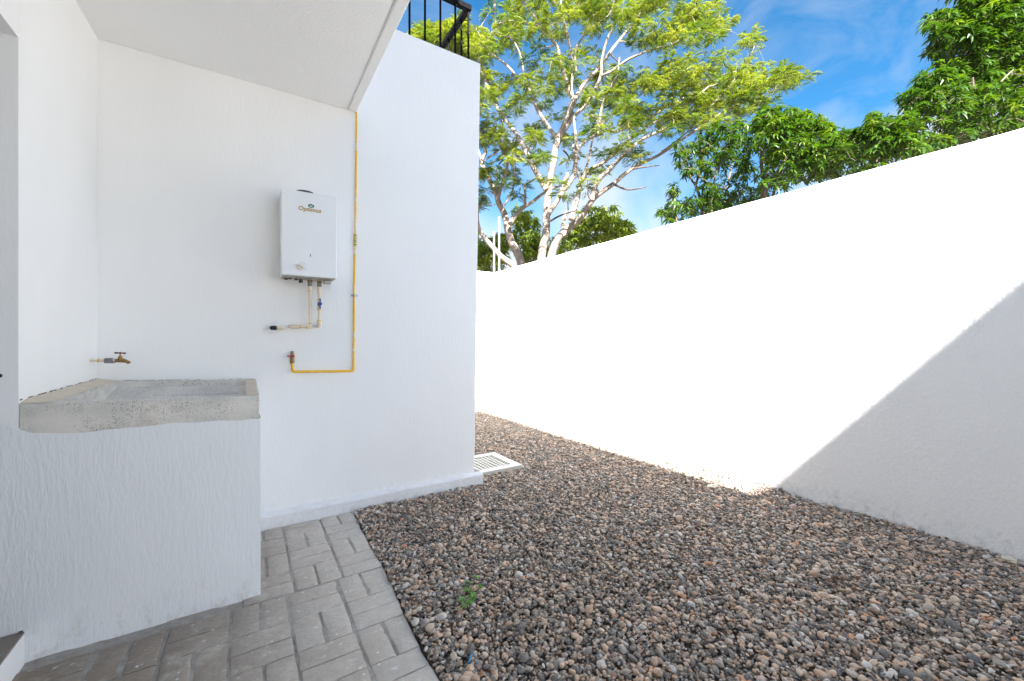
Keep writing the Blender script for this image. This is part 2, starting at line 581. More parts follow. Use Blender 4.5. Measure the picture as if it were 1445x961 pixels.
# paved strip of basket-weave pavers
paving = empty('paving', (0, 1.2, 0), kind='structure')
g = Geo()
ys = np.concatenate([np.linspace(-2.24, 0.6, 20)[:-1], np.linspace(0.6, YW - 0.035, 210)])
NX = 100
vs, fs = [], []
for y in ys:
    e = edge_x(y) + 0.005
    for q in range(NX):
        x = -0.66 + (e - 0.006 + 0.66) * q / (NX - 1)
        fill = max(0.0, noise.noise((x * 5.5, y * 5.5, 3.1)) + 0.35 * noise.noise((x * 19, y * 19, 1.1)))
        vs.append((x, y, -0.0060 + min(0.0050, 0.020 * fill)))
    vs.append((e, y, -0.05))
for i in range(len(ys) - 1):
    for q in range(NX):
        a = i * (NX + 1) + q
        fs.append((a, a + 1, a + NX + 2, a + NX + 1))
g.add(vs, fs)
g.build('mortar_bed', M_bed, paving, smooth=True)


def paver(x0, x1, y0, y1):
    j = 0.0022
    r = lambda s=0.003: random.uniform(-s, s)
    x0 += j * random.uniform(0.8, 2.2); y0 += j * 0.5; y1 -= j * 0.5
    def xe(y):
        e = edge_x(y)
        return min(x1 - j * 1.3, e) if x1 < 0.5 else e
    n = 4
    if xe(y0) - x0 < 0.02 or y1 - y0 < 0.02:
        return
    outer, inner = [], []
    b = random.uniform(0.003, 0.0065)
    for t in np.linspace(0, 1, n + 1)[:-1]:
        outer.append((x0 + (xe(y0) - x0) * t, y0 + r(0.002)))
    for t in np.linspace(0, 1, n + 1)[:-1]:
        y = y0 + (y1 - y0) * t
        outer.append((xe(y) + r(0.002), y))
    for t in np.linspace(0, 1, n + 1)[:-1]:
        outer.append((xe(y1) + (x0 - xe(y1)) * t, y1 + r(0.002)))
    for t in np.linspace(0, 1, n + 1)[:-1]:
        outer.append((x0 + r(0.002), y1 + (y0 - y1) * t))
    cx = sum(p[0] for p in outer) / len(outer); cy = sum(p[1] for p in outer) / len(outer)
    hx = max(p[0] for p in outer) - cx; hy = max(p[1] for p in outer) - cy
    zt = random.uniform(-0.0008, 0.0010)
    N = len(outer)
    wide = hx > hy
    kx, ky = (1.5, 0.35)
    ring = lambda k, z: [(cx + (x - cx) * (1 - kx * k / hx), cy + (y - cy) * (1 - ky * k / hy), z + r(0.0006)) for x, y in outer]
    vs = ring(0, -0.018) + ring(0.001, -0.006) + ring(b * 0.6, zt - 0.0015) + ring(b * 1.6, zt)
    vs.append((cx, cy, zt + 0.0006))
    fs = []
    for k in range(3):
        for i in range(N):
            fs.append((k * N + i, k * N + (i + 1) % N, (k + 1) * N + (i + 1) % N, (k + 1) * N + i))
    for i in range(N):
        fs.append((3 * N + i, 3 * N + (i + 1) % N, 4 * N))
    Geo().add(vs, fs).build('paver', M_paver, paving, smooth=True)


def pave(xs0, ylist, par0, ymax):
    for iy in range(len(ylist) - 1):
        ya, yb = ylist[iy], min(ylist[iy + 1], ymax)
        for ix in range(6):
            xa = xs0 + ix * 0.2; xb = xa + 0.2
            if ya > 2.03 and xb < 0.05:
                continue                       # under the wash trough
            if xa < -0.66:
                xa = -0.655
            if (ix + iy + par0) % 2 == 0:
                paver(xa, xa + (xb - xa) / 2, ya, yb); paver(xa + (xb - xa) / 2, xb, ya, yb)
            else:
                mid = ylist[iy] + 0.1
                paver(xa, xb, ya, min(mid, yb))
                if yb > mid:
                    paver(xa, xb, mid, yb)


pave(-0.652, [0.035 + 0.2 * k for k in range(11)], 0, 2.04)
pave(-0.62, [2.04, 2.24, 2.44, 2.64, 2.84], 0, 2.795)

# ------------------------------------------------------------------ the house
house = empty('house', (0.5, 2.9, 0), 'white stucco house with a deep overhanging slab, a doorway and a rooftop terrace', 'house')
# front wall with a slightly battered free corner
g = Geo().hexa([(-0.95, YW, -0.1), (1.474, YW, -0.1), (1.474, YW + 0.14, -0.1), (-0.95, YW + 0.14, -0.1),
                (-0.95, YW, 3.25), (1.529, YW, 3.25), (1.529, YW + 0.14, 3.25), (-0.95, YW + 0.14, 3.25)])
g.build('wall', M_house, house, bevel=0.007)
g = Geo().hexa([(1.334, YW + 0.141, -0.1), (1.474, YW + 0.141, -0.1), (1.474, 5.49, -0.1), (1.334, 5.49, -0.1),
                (1.389, YW + 0.141, 3.25), (1.529, YW + 0.141, 3.25), (1.529, 5.49, 3.25), (1.389, 5.49, 3.25)])
g.build('wall', M_house, house, bevel=0.006)
Geo().box(-4, 1.386, YW + 0.142, 5.49, 2.60, 2.76).build('terrace_floor', M_roof, house)
# the wall with the doorway
Geo().hexa([(-0.95, 2.10, -0.1), (XL, 2.10, -0.1), (-0.62, YW - 0.001, -0.1), (-0.95, YW - 0.001, -0.1),
            (-0.95, 2.10, CEIL + 0.01), (XL, 2.10, CEIL + 0.01), (-0.62, YW - 0.001, CEIL + 0.01), (-0.95, YW - 0.001, CEIL + 0.01)]
           ).build('wall', M_house, house)
Geo().box(-0.95, XL, 1.20, 2.0995, 2.135, CEIL + 0.01).build('lintel', M_house, house)
Geo().box(-0.95, XL, -5.2, 1.1995, -0.1, CEIL + 0.01).build('wall', M_house, house)
Geo().box(-0.949, -0.37, -1.6, 0.93, -0.09, CEIL + 0.009).build('wall', M_house, house)  # unseen pier behind the camera, added to keep light off the left side
dl = Geo().box(-0.86, -0.82, 1.202, 2.098, 0.112, 2.13).build('door', M_door, house, bevel=0.003)
Geo().tube([(-0.82, 1.30, 1.02), (-0.77, 1.30, 1.02), (-0.765, 1.40, 1.02)], 0.009).build('handle', M_zinc, dl, smooth=True)
Geo().box(-0.95, -0.6375, 1.20, 2.0945, -0.05, 0.097).build('door_step', M_smooth, house, bevel=0.004)
Geo().box(-0.95, -0.639, 1.201, 2.0935, 0.0972, 0.104).build('threshold_tile', M_tile, house, bevel=0.001)
g = Geo().tube([(-0.6975, 2.1005, 0.982), (-0.6975, 2.0965, 0.982)], 0.007, 14)
g.build('strike_plate', M_dkmetal, house, smooth=True)
# overhanging slab with its drip groove
prof = [(-4.0, CEIL), (0.543, CEIL), (0.546, CEIL + 0.008), (0.556, CEIL + 0.008), (0.559, CEIL - 0.002), (0.603, CEIL - 0.004),
        (0.607, CEIL + 0.002), (0.607, CEIL + 0.16), (-4.0, CEIL + 0.16)]
Geo().prism_y(prof, -5.2, YW - 0.002).build('ceiling_slab', M_ceiling, house)
Geo().box(-4.0, 0.600, -5.2, YW - 0.004, CEIL + 0.161, 5.45).build('upper_storey', M_roof, house)
Geo().box(-4.0, 0.600, -6.4, -5.201, -0.1, 8.0).build('shadow_block', M_roof, house)  # unseen mass, shaped to cast the diagonal shadow on the long wall
# plinth, roughly troweled
vs, fs = [], []
xs = np.linspace(0.052, 1.531, 46)
for i, x in enumerate(xs):
    jz = noise.noise((x * 9, 1.3, 0)) * 0.006; jy = noise.noise((x * 7, 4.4, 0)) * 0.004
    yf = YW - 0.036 + jy - 0.004
    vs += [(x, yf - 0.002, -0.1), (x, yf, 0.070 + jz), (x, yf + 0.008, 0.080 + jz), (x, YW + 0.001, 0.092 + jz * 1.5)]
for i in range(len(xs) - 1):
    for k in range(3):
        a = i * 4 + k
        fs.append((a, a + 4, a + 5, a + 1))
n = len(vs)
# return of the plinth round the corner
vs += [(1.531, YW + 0.5, -0.1), (1.531, YW + 0.5, 0.07), (1.525, YW + 0.5, 0.08), (1.47, YW + 0.5, 0.092)]
a = (len(xs) - 1) * 4
fs += [(a, n, n + 1, a + 1), (a + 1, n + 1, n + 2, a + 2), (a + 2, n + 2, n + 3, a + 3)]
Geo().add(vs, fs).build('plinth', M_plinth, house)

# ------------------------------------------------------------------ boundary walls
bw = empty('boundary_wall', (XR + 0.08, 0, 0), 'long white stucco boundary wall beside the gravel, half in bright sun', 'wall')
WT = 2.165
Geo().box(XR, XR + 0.15, -14.0, 5.64, -0.1, WT - 0.25).build('wall', M_rough, bw)
g = Geo()
vs, fs = [], []
ys = np.linspace(-14.0, 5.64, 200)
for y in ys:
    jz = noise.noise((y * 3, 0.3, 0)) * 0.004
    jx = noise.noise((y * 2.2, 7.3, 0)) * 0.003
    vs += [(XR + 0.004, y, WT - 0.2499), (XR + 0.003 + jx, y, WT - 0.012 + jz), (XR + 0.012 + jx, y, WT + jz), (XR + 0.14, y, WT + jz), (XR + 0.148, y, WT - 0.2499)]
for i in range(len(ys) - 1):
    for k in range(4):
        a = i * 5 + k
        fs.append((a, a + 5, a + 6, a + 1))
m_ = (len(ys) - 1) * 5
fs += [(0, 1, 2, 3, 4), (m_ + 4, m_ + 3, m_ + 2, m_ + 1, m_)]
Geo().add(vs, fs).build('top_course', M_smooth, bw)

fw = empty('end_wall', (2.4, 5.6, 0), 'short white wall closing the far end of the gravel yard', 'wall')
Geo().box(1.1, XR - 0.002, 5.50, 5.64, -0.1, 2.145).build('wall', M_rough, fw, bevel=0.006)

# ------------------------------------------------------------------ gravel
def pebble_mesh(i):
    bm = bmesh.new()
    if i % 2 == 0:                                   # broken chips
        for k in range(13):
            v = Vector(rng.normal(size=3)).normalized() * random.uniform(0.75, 1.05)
            bm.verts.new(v)
        bmesh.ops.convex_hull(bm, input=bm.verts)
        bmesh.ops.bevel(bm, geom=list(bm.edges), offset=0.09, segments=1, affect='EDGES')
    else:
        bmesh.ops.create_icosphere(bm, subdivisions=2, radius=1)
        off = Vector((i * 3.7, i * 1.9, 0))
        for v in bm.verts:
            d = v.co.normalized()
            v.co = d * (1 + 0.30 * noise.noise(d * 1.1 + off) + 0.10 * noise.noise(d * 2.6 + off))
    me = bpy.data.meshes.new('pebble')
    bm.to_mesh(me); bm.free()
    me.polygons.foreach_set('use_smooth', [True] * len(me.polygons))
    me.materials.append(M_pebble)
    return me


peb = bpy.data.collections.new('pebble_shapes')
for i in range(12):
    o = bpy.data.objects.new('pebble', pebble_mesh(i))
    peb.objects.link(o)


def gravel_points():
    P = []
    def layer(dens, zlo, zhi, x0, x1, y0, y1, smin, smax, mu, sig):
        n = int(dens * (x1 - x0) * (y1 - y0))
        x = rng.uniform(x0, x1, n); y = rng.uniform(y0, y1, n)
        ex = np.interp(y, [0.0, 1.25, 1.57, 1.96, 2.45, 2.76], [0.525, 0.527, 0.531, 0.556, 0.566, 0.577])
        keep = x > ex + 0.003
        keep &= ~((y > YW - 0.05) & (x < 1.545))                       # the house
        keep &= ~((x > 1.53) & (x < 2.006) & (y > 2.945) & (y < 3.435))  # the drain
        x, y = x[keep], y[keep]
        a = np.clip(np.exp(rng.normal(math.log(mu), sig, len(x))), smin, smax)
        P.append((x, y, rng.uniform(zlo, zhi, len(x)), a))
    layer(7000, -0.010, 0.002, 0.52, XR - 0.004, -0.3, 5.50, 0.0032, 0.013, 0.0066, 0.34)
    layer(6200, 0.000, 0.009, 0.52, XR - 0.006, -0.3, 5.50, 0.0032, 0.017, 0.0065, 0.44)
    layer(1000, 0.004, 0.012, 0.52, XR - 0.010, -0.3, 5.50, 0.007, 0.020, 0.0105, 0.32)
    layer(45, 0.006, 0.012, 0.54, XR - 0.03, -0.3, 5.4, 0.014, 0.026, 0.0175, 0.22)
    layer(4800, -0.008, 0.010, 0.52, XR - 0.004, -2.2, -0.3, 0.005, 0.019, 0.0095, 0.30)
    x, y, z, a = (np.concatenate(c) for c in zip(*P))
    return x, y, z, a


gx, gy, gz, ga = gravel_points()
und = np.array([noise.noise((float(px) * 2.1, float(py) * 2.1, 0.7)) for px, py in zip(gx, gy)])
bank = np.clip((gx - 2.75) / 0.5, 0, 1) ** 1.5 * np.clip((gy - 1.2) / 0.5, 0, 1)
gz = gz + und * 0.017 + 0.004 * np.clip(gy - 2.5, 0, 3) + 0.034 * bank
N = len(gx)
palette = np.array([
    (0.085, 0.085, 0.088), (0.060, 0.060, 0.064), (0.13, 0.128, 0.125), (0.185, 0.18, 0.172), (0.115, 0.125, 0.13),
    (0.36, 0.265, 0.19), (0.44, 0.345, 0.26), (0.29, 0.215, 0.155), (0.24, 0.215, 0.185), (0.165, 0.12, 0.085),
    (0.42, 0.40, 0.37), (0.66, 0.65, 0.63), (0.36, 0.17, 0.07), (0.17, 0.135, 0.135), (0.14, 0.15, 0.135), (0.072, 0.090, 0.108), (0.50, 0.43, 0.36)])
weight = np.array([11, 8, 12, 11, 8, 11, 8, 9, 10, 5, 5, 4.6, 1.6, 4, 3.0, 8, 6])
pick = rng.choice(len(palette), N, p=weight / weight.sum())
# paint chips and bits of plaster lie along the paving and the walls
near = np.minimum.reduce([np.abs(gx - 0.57), np.abs(XR - gx), np.where(gx < 1.6, np.abs(gy - YW), 9)])
chips = rng.random(N) < 0.16 * np.exp(-near / 0.10)
pick[chips] = 11
pc = palette[pick] * np.exp(rng.normal(0, 0.30, (N, 1))) * np.array([[2.12, 1.76, 1.46]])
pc = np.clip(pc * np.minimum(1.0, 0.70 / pc.max(axis=1, keepdims=True)), 0.02, 0.75)
pale_ = pc.mean(axis=1, keepdims=True)
pc = np.where(pale_ > 0.54, pc * 0.5 + 0.5 * pale_, pc)
pc = pc * 0.74 + 0.26 * pale_ * np.array([[1.06, 1.0, 0.95]])
# the far end of the yard holds paler, sandier stones
sand = np.clip((gy - 2.2) / 2.6, 0, 1)[:, None] * 0.35
pc = pc * (1 - sand) + sand * (pc * 0.45 + np.array([[0.27, 0.225, 0.18]]))
scl = np.stack([ga, ga * rng.uniform(0.60, 0.92, N), ga * rng.uniform(0.42, 0.70, N)], 1)
rot = np.stack([rng.normal(0, 0.30, N), rng.normal(0, 0.30, N), rng.uniform(0, 6.283, N)], 1)
me = bpy.data.meshes.new('gravel')
me.vertices.add(N)
me.vertices.foreach_set('co', np.stack([gx, gy, gz], 1).astype(np.float32).ravel())
for nm, tp, dat, key in (('scl', 'FLOAT_VECTOR', scl, 'vector'), ('rot', 'FLOAT_VECTOR', rot, 'vector'),
                         ('pcol', 'FLOAT_COLOR', np.hstack([pc, np.ones((N, 1))]), 'color')):
    at_ = me.attributes.new(nm, tp, 'POINT')
    at_.data.foreach_set(key, dat.astype(np.float32).ravel())
at_ = me.attributes.new('idx', 'INT', 'POINT')
at_.data.foreach_set('value', rng.integers(0, 12, N).astype(np.int32))
me.update()
gravel = bpy.data.objects.new('gravel', me)
C.objects.link(gravel)
tag(gravel, 'loose mixed grey and tan river gravel covering the yard', 'gravel', kind='stuff')
me.materials.append(M_pebble)
ng = bpy.data.node_groups.new('scatter_pebbles', 'GeometryNodeTree')
ng.interface.new_socket('Geometry', in_out='INPUT', socket_type='NodeSocketGeometry')
ng.interface.new_socket('Geometry', in_out='OUTPUT', socket_type='NodeSocketGeometry')
gi = ng.nodes.new('NodeGroupInput'); go = ng.nodes.new('NodeGroupOutput')
ip = ng.nodes.new('GeometryNodeInstanceOnPoints')
ci = ng.nodes.new('GeometryNodeCollectionInfo')
ci.inputs['Collection'].default_value = peb
ci.inputs['Separate Children'].default_value = True
ci.inputs['Reset Children'].default_value = True


def named(nm, tp):
    nd = ng.nodes.new('GeometryNodeInputNamedAttribute')
    nd.data_type = tp
    nd.inputs['Name'].default_value = nm
    return nd.outputs['Attribute']


e2r = ng.nodes.new('FunctionNodeEulerToRotation')
ng.links.new(named('rot', 'FLOAT_VECTOR'), e2r.inputs[0])
ng.links.new(gi.outputs[0], ip.inputs['Points'])
ng.links.new(ci.outputs[0], ip.inputs['Instance'])
ip.inputs['Pick Instance'].default_value = True
ng.links.new(named('idx', 'INT'), ip.inputs['Instance Index'])
ng.links.new(e2r.outputs[0], ip.inputs['Rotation'])
ng.links.new(named('scl', 'FLOAT_VECTOR'), ip.inputs['Scale'])
ng.links.new(ip.outputs[0], go.inputs[0])
md = gravel.modifiers.new('scatter', 'NODES')
md.node_group = ng

# ------------------------------------------------------------------ wash trough
def rim_z(x, y):
    return 0.870 - 0.038 * (x + 0.3) + 0.025 * (y - 2.1)


trough = empty('wash_trough', (-0.3, 2.45, 0), 'built-in terrazzo wash trough on a white painted block under the brass tap', 'sink')
# painted block; its paint line wavers under the rim
vs, fs = [], []
xs = np.linspace(-0.80, 0.052, 72)
for x in xs:
    zt = float(np.interp(x, [-0.80, -0.72, -0.66, -0.62, -0.5, -0.25, 0.05], [0.86, 0.84, 0.80, 0.775, 0.765, 0.772, 0.757])) + noise.noise((x * 14, 0.2, 0)) * 0.005 + noise.noise((x * 45, 1.2, 0)) * 0.002
    yb = 2.099 + noise.noise((x * 5, 3.2, 0)) * 0.0015
    vs += [(x, yb - 0.004, -0.02), (x, yb - 0.003, 0.108), (x, yb - 0.001, 0.45), (x, yb, zt), (x, 2.106, zt + 0.004)]
for i in range(len(xs) - 1):
    for k in range(4):
        if k == 0 and xs[i] < -0.645:
            continue                                   # the door step stands here
        a = i * 5 + k
        fs.append((a, a + 5, a + 6, a + 1))
n = len(vs); a = (len(xs) - 1) * 5
vs += [(0.052, YW - 0.002, -0.02), (0.052, YW - 0.002, 0.108), (0.051, YW - 0.002, 0.45), (0.050, YW - 0.002, 0.757), (0.046, YW - 0.002, 0.761)]
fs += [(a + k, n + k, n + k + 1, a + k + 1) for k in range(4)]
Geo().add(vs, fs).build('painted_block', M_trough_paint, trough, smooth=True)
# basin
X0, X1, Y0, Y1 = -0.654, 0.0485, 2.101, YW - 0.003
IX0, IX1, IY0, IY1 = -0.575, 0.000, 2.150, 2.800
P = lambda x, y, dz: (x, y, rim_z(x, y) + dz)
b0 = [(X0, Y0, 0.74), (X1 - 0.002, Y0, 0.74), (X1 - 0.002, Y1, 0.74), (-0.622, Y1, 0.74)]
t0 = [P(X0, Y0, 0), P(X1, Y0, 0), P(X1, Y1, 0), P(-0.622, Y1, 0)]
ti = [P(IX0, IY0, 0.001), P(IX1, IY0, 0.001), P(IX1, IY1, 0.001), P(IX0 + 0.02, IY1, 0.001)]
bi = [P(IX0 + 0.02, IY0 + 0.012, -0.145), P(IX1 - 0.012, IY0 + 0.012, -0.145), P(IX1 - 0.012, IY1 - 0.006, -0.030), P(IX0 + 0.035, IY1 - 0.006, -0.030)]
vs = b0 + t0 + ti + bi
fs = [(0, 1, 5, 4), (1, 2, 6, 5), (2, 3, 7, 6), (3, 0, 4, 7)]
for k in range(4):
    q = (k + 1) % 4
    fs += [(4 + k, 4 + q, 8 + q, 8 + k), (8 + k, 8 + q, 12 + q, 12 + k)]
fs += [(12, 13, 14, 15), (3, 2, 1, 0)]
basin = Geo().add(vs, fs).build('basin', M_terrazzo, trough, bevel=0.004)
Geo().add([(x, y, z + 0.002) for x, y, z in (bi[0], bi[1], bi[2], bi[3])] + [(x, y, z - 0.004) for x, y, z in (bi[0], bi[1], bi[2], bi[3])],
          [(0, 1, 2, 3), (7, 6, 5, 4), (0, 4, 5, 1), (1, 5, 6, 2), (2, 6, 7, 3), (3, 7, 4, 0)]).build('wash_bed', M_bedstone, basin)
# washboard ridges cast into the sloping bed
for k in range(9):
    t = 0.16 + k * 0.075
    q0 = Vector(bi[0]).lerp(Vector(bi[3]), t); q1 = Vector(bi[1]).lerp(Vector(bi[2]), t)
    Geo().tube([q0.lerp(q1, 0.3), q0.lerp(q1, 0.96)], 0.006, 8).build('ridge', M_bedstone, basin, smooth=True)
# cement fillet along the doorway wall and a strip on the end rim
g = Geo()
vs, fs = [], []
for i, y in enumerate(np.linspace(2.1005, YW - 0.004, 24)):
    en = min(1.0, i / 2)
    xw = XL + (y - 2.10) / (YW - 2.10) * 0.035
    j = noise.noise((y * 11, 5, 0)) * 0.006
    vs += [(xw + 0.001, y, rim_z(xw, y) + (0.012 + j) * en), (xw + 0.020 + j, y, rim_z(xw, y) + 0.006 * en), (xw + 0.074 + j, y, rim_z(xw, y) - 0.001)]
for i in range(23):
    for k in range(2):
        a = i * 3 + k
        fs.append((a, a + 1, a + 4, a + 3))
Geo().add(vs, fs).build('cement_fillet', M_cement, trough, smooth=True)
Geo().hexa([P(0.006, 2.14, 0.0006), P(0.041, 2.14, 0.0006), P(0.041, 2.80, 0.0006), P(0.006, 2.80, 0.0006),
            P(0.006, 2.14, 0.003), P(0.041, 2.14, 0.003), P(0.041, 2.80, 0.003), P(0.006, 2.80, 0.003)]).build('cement_strip', M_cement, trough, bevel=0.001)
# dark crumbling joint against the house wall
g = Geo()
for k in range(60):
    x = -0.61 + 0.65 * random.random() ** 1.6; s = random.uniform(0.0008, 0.0026) * (1.5 if x < -0.5 else 1)
    z = rim_z(x, YW)
    g.box(x - s * 3, x + s * 3, YW - 0.004 - s, YW - 0.0005, z + 0.0005, z + s * 0.5 + 0.0006)
for k in range(46):
    y = random.uniform(2.11, 2.82); s = random.uniform(0.0008, 0.0024)
    xw = XL + (y - 2.10) / (YW - 2.10) * 0.035
    z = rim_z(xw, y) + 0.014
    g.box(xw + 0.0005, xw + s * 1.2, y - s * 4, y + s * 4, z - 0.004, z + s * 0.4)
tag(g.build('dirty_joint', M_joint, trough), kind='stuff')

# ------------------------------------------------------------------ tap over the trough
ty, tz, tx = 2.735, 1.003, -0.624
tap = empty('tap', (tx, ty, tz), 'tarnished brass garden tap with a rusty red tee handle above the trough', 'tap')
Geo().tube([(tx - 0.01, ty, tz + 0.004), (tx + 0.075, ty, tz)], 0.0085, 12).build('supply_pipe', M_cpvc, tap, smooth=True)
Geo().tube([(tx + 0.036, ty, tz + 0.002), (tx + 0.046, ty, tz + 0.0015)], 0.0098, 12).build('glue_ring', M_glue, tap, smooth=True)
g = Geo().tube([(tx + 0.070, ty, tz), (tx + 0.072, ty, tz), (tx + 0.118, ty, tz - 0.002), (tx + 0.120, ty, tz - 0.002)], [0.012, 0.0155, 0.0155, 0.012], 14)
for k in range(5):
    x = tx + 0.078 + k * 0.008
    g.tube([(x, ty, tz), (x + 0.003, ty, tz)], 0.0165, 14)
g.build('coupling', M_grey, tap, smooth=True)
Geo().tube([(tx + 0.114, ty, tz), (tx + 0.124, ty, tz - 0.002)], [0.0158, 0.011], 12).build('thread_tape', M_teflon, tap, smooth=True)
g = Geo()
g.tube([(tx + 0.118, ty, tz - 0.002), (tx + 0.128, ty, tz - 0.002), (tx + 0.131, ty, tz - 0.001), (tx + 0.150, ty, tz + 0.001), (tx + 0.170, ty, tz - 0.002),
        (tx + 0.184, ty, tz - 0.007), (tx + 0.194, ty, tz - 0.013), (tx + 0.198, ty, tz - 0.020)],
       [0.011, 0.012, 0.010, 0.0135, 0.0125, 0.010, 0.010, 0.0115], 14)
g.tube([(tx + 0.151, ty, tz), (tx + 0.151, ty, tz + 0.022), (tx + 0.151, ty, tz + 0.0225), (tx + 0.151, ty, tz + 0.030)], [0.0125, 0.0125, 0.009, 0.008], 12)
g.build('valve_body', M_brass, tap, smooth=True)
g = Geo().tube([(tx + 0.151, ty, tz + 0.028), (tx + 0.151, ty, tz + 0.043)], 0.004, 8)
g.build('stem', M_brass, tap, smooth=True)
g = Geo().tube([(tx + 0.122, ty, tz + 0.046), (tx + 0.126, ty, tz + 0.046), (tx + 0.144, ty, tz + 0.045), (tx + 0.151, ty, tz + 0.045), (tx + 0.158, ty, tz + 0.045), (tx + 0.176, ty, tz + 0.043), (tx + 0.180, ty, tz + 0.043)],
               [0.0045, 0.006, 0.0035, 0.0075, 0.0035, 0.006, 0.0045], 10)
g.build('tee_handle', M_rust, tap, smooth=True)

tap.scale = (0.70, 0.80, 0.80)

# ------------------------------------------------------------------ water heater
hx0, hx1, hz0, hz1, hy = 0.166, 0.457, 1.472, 1.960, 2.660
heater = empty('water_heater', (0.31, YW, 1.47), 'white wall-mounted gas water heater with gold lettering', 'water heater')
Geo().box(hx0, hx1, hy, 2.810, hz0, hz1).build('cover', M_enamel, heater, bevel=0.006, seg=3)
Geo().box(hx0 + 0.008, hx1 - 0.008, 2.8105, YW - 0.001, hz0 + 0.004, hz1 - 0.006).build('back_plate', M_zinc, heater)
Geo().box(hx0 + 0.006, hx1 - 0.006, hy + 0.008, 2.806, hz0 - 0.005, hz0 - 0.0005).build('base_plate', M_zinc, heater, bevel=0.002)
g = Geo()
g.tube([(0.290, 2.715, hz1 - 0.002), (0.290, 2.715, hz1 + 0.0115)], [0.052, 0.050], 26)
g.build('flue_collar', M_dkmetal, heater, smooth=True)
# lettering
cu = bpy.data.curves.new('lettering', 'FONT')
cu.body = 'Optimus'
cu.size = 0.0345
cu.shear = 0.18
cu.offset = 0.0011
cu.extrude = 0.0004
cu.space_character = 1.06
cu.align_x = 'LEFT'
tmp = bpy.data.objects.new('lettering', cu)
C.objects.link(tmp)
bpy.context.view_layer.update()
tm = bpy.data.meshes.new_from_object(tmp.evaluated_get(bpy.context.evaluated_depsgraph_get()))
bpy.data.objects.remove(tmp)
co = np.zeros(len(tm.vertices) * 3, np.float32); tm.vertices.foreach_get('co', co); co = co.reshape(-1, 3)
wd = co[:, 0].max()
k = 0.122 / wd
new = np.stack([0.250 + co[:, 0] * k, hy - 0.0009 - co[:, 2], 1.851 + co[:, 1] * k * 1.02], 1).astype(np.float32)
tm.vertices.foreach_set('co', new.ravel()); tm.update()
tm.name = 'lettering'
link_mesh('lettering', tm, M_gold, heater)


def disc_xz(cx, cz, rx, rz, y0, y1, n=28, tilt=0.0):
    g = Geo()
    pts = []
    for k in range(n):
        a = 2 * math.pi * k / n
        x, z = rx * math.cos(a), rz * math.sin(a)
        pts.append((cx + x * math.cos(tilt) - z * math.sin(tilt), cz + x * math.sin(tilt) + z * math.cos(tilt)))
    return g.prism_y(pts, y0, y1)


emb = disc_xz(0.3175, 1.8835, 0.0165, 0.0108, hy - 0.0016, hy - 0.0004).build('emblem', M_green, heater)
sw = Geo()
arc = [(0.3085 + 0.0175 * t, 1.8845 - 0.0052 * math.sin(math.pi * t), 0.0011 + 0.0016 * math.sin(math.pi * t)) for t in np.linspace(0, 1, 9)]
sw.prism_y([(x, z + w) for x, z, w in arc] + [(x, z - w) for x, z, w in reversed(arc)], hy - 0.0022, hy - 0.0017)
sw.prism_y([(0.3100, 1.8870), (0.3140, 1.8848), (0.3165, 1.8870), (0.3130, 1.8882)], hy - 0.0022, hy - 0.0017)
sw.prism_y([(0.3250, 1.8870), (0.3215, 1.8846), (0.3190, 1.8868), (0.3222, 1.8882)], hy - 0.0022, hy - 0.0017)
sw.build('emblem_leaf', M_whiteprint, emb)
# control knob, its scale, and the little sight slot
g = disc_xz(0.2635, 1.5255, 0.0185, 0.0185, hy - 0.014, hy - 0.0005)
kn = g.build('knob', M_ivory, heater, bevel=0.002)
a = -0.5
Geo().hexa([(0.2635 + dx * math.cos(a) - dz * math.sin(a), y, 1.5255 + dx * math.sin(a) + dz * math.cos(a))
            for y in (hy - 0.021, hy - 0.0142) for dx, dz in ((-0.0175, -0.0038), (0.0175, -0.0038), (0.0175, 0.0038), (-0.0175, 0.0038))]
           ).build('grip', M_ivory, kn, bevel=0.001)
g = Geo()
for k in range(9):
    t = math.radians(100 - k * 19)
    g2 = (0.2665 + 0.0245 * math.cos(t), 1.5275 + 0.0245 * math.sin(t))
    g.box(g2[0] - 0.0012, g2[0] + 0.0012, hy - 0.0012, hy - 0.0003, g2[1] - 0.0012, g2[1] + 0.0012)
g.build('knob_scale', M_ink, heater)
Geo().box(0.3115, 0.3165, hy - 0.0012, hy - 0.0003, 1.586, 1.604).build('sight_slot', M_grey, heater)
# fittings under the case
for x, y in ((0.322, 2.755), (0.374, 2.755)):
    nut = Geo().tube([(x, y, hz0 - 0.009), (x, y, hz0 - 0.020)], 0.015, 6).build('brass_nut', M_brass, heater)
    Geo().tube([(x, y, hz0 - 0.0203), (x, y, hz0 - 0.024), (x, y, hz0 - 0.044), (x, y, hz0 - 0.047)], [0.011, 0.0125, 0.0125, 0.010], 12).build('union', M_grey, nut, smooth=True)
Geo().tube([(0.272, 2.74, hz0 - 0.009), (0.272, 2.74, hz0 - 0.030)], 0.011, 8).build('drain_plug', M_dkmetal, heater, smooth=True)
Geo().tube([(0.246, 2.72, hz0 - 0.009), (0.246, 2.72, hz0 - 0.019)], 0.009, 8).build('drain_plug', M_dkmetal, heater, smooth=True)
Geo().tube([(0.214, 2.72, hz0 - 0.009), (0.214, 2.72, hz0 - 0.016)], 0.008, 8).build('screw_head', M_dkmetal, heater, smooth=True)
Geo().tube([(0.194, 2.74, hz0 - 0.009), (0.194, 2.74, hz0 - 0.017)], 0.011, 8).build('screw_head', M_dkmetal, heater, smooth=True)
Geo().box(0.398, 0.434, 2.71, 2.77, hz0 - 0.026, hz0 - 0.0105).build('battery_box', M_zinc, heater, bevel=0.002)

# ------------------------------------------------------------------ pipes on the wall
R = 0.0085
py = 2.755


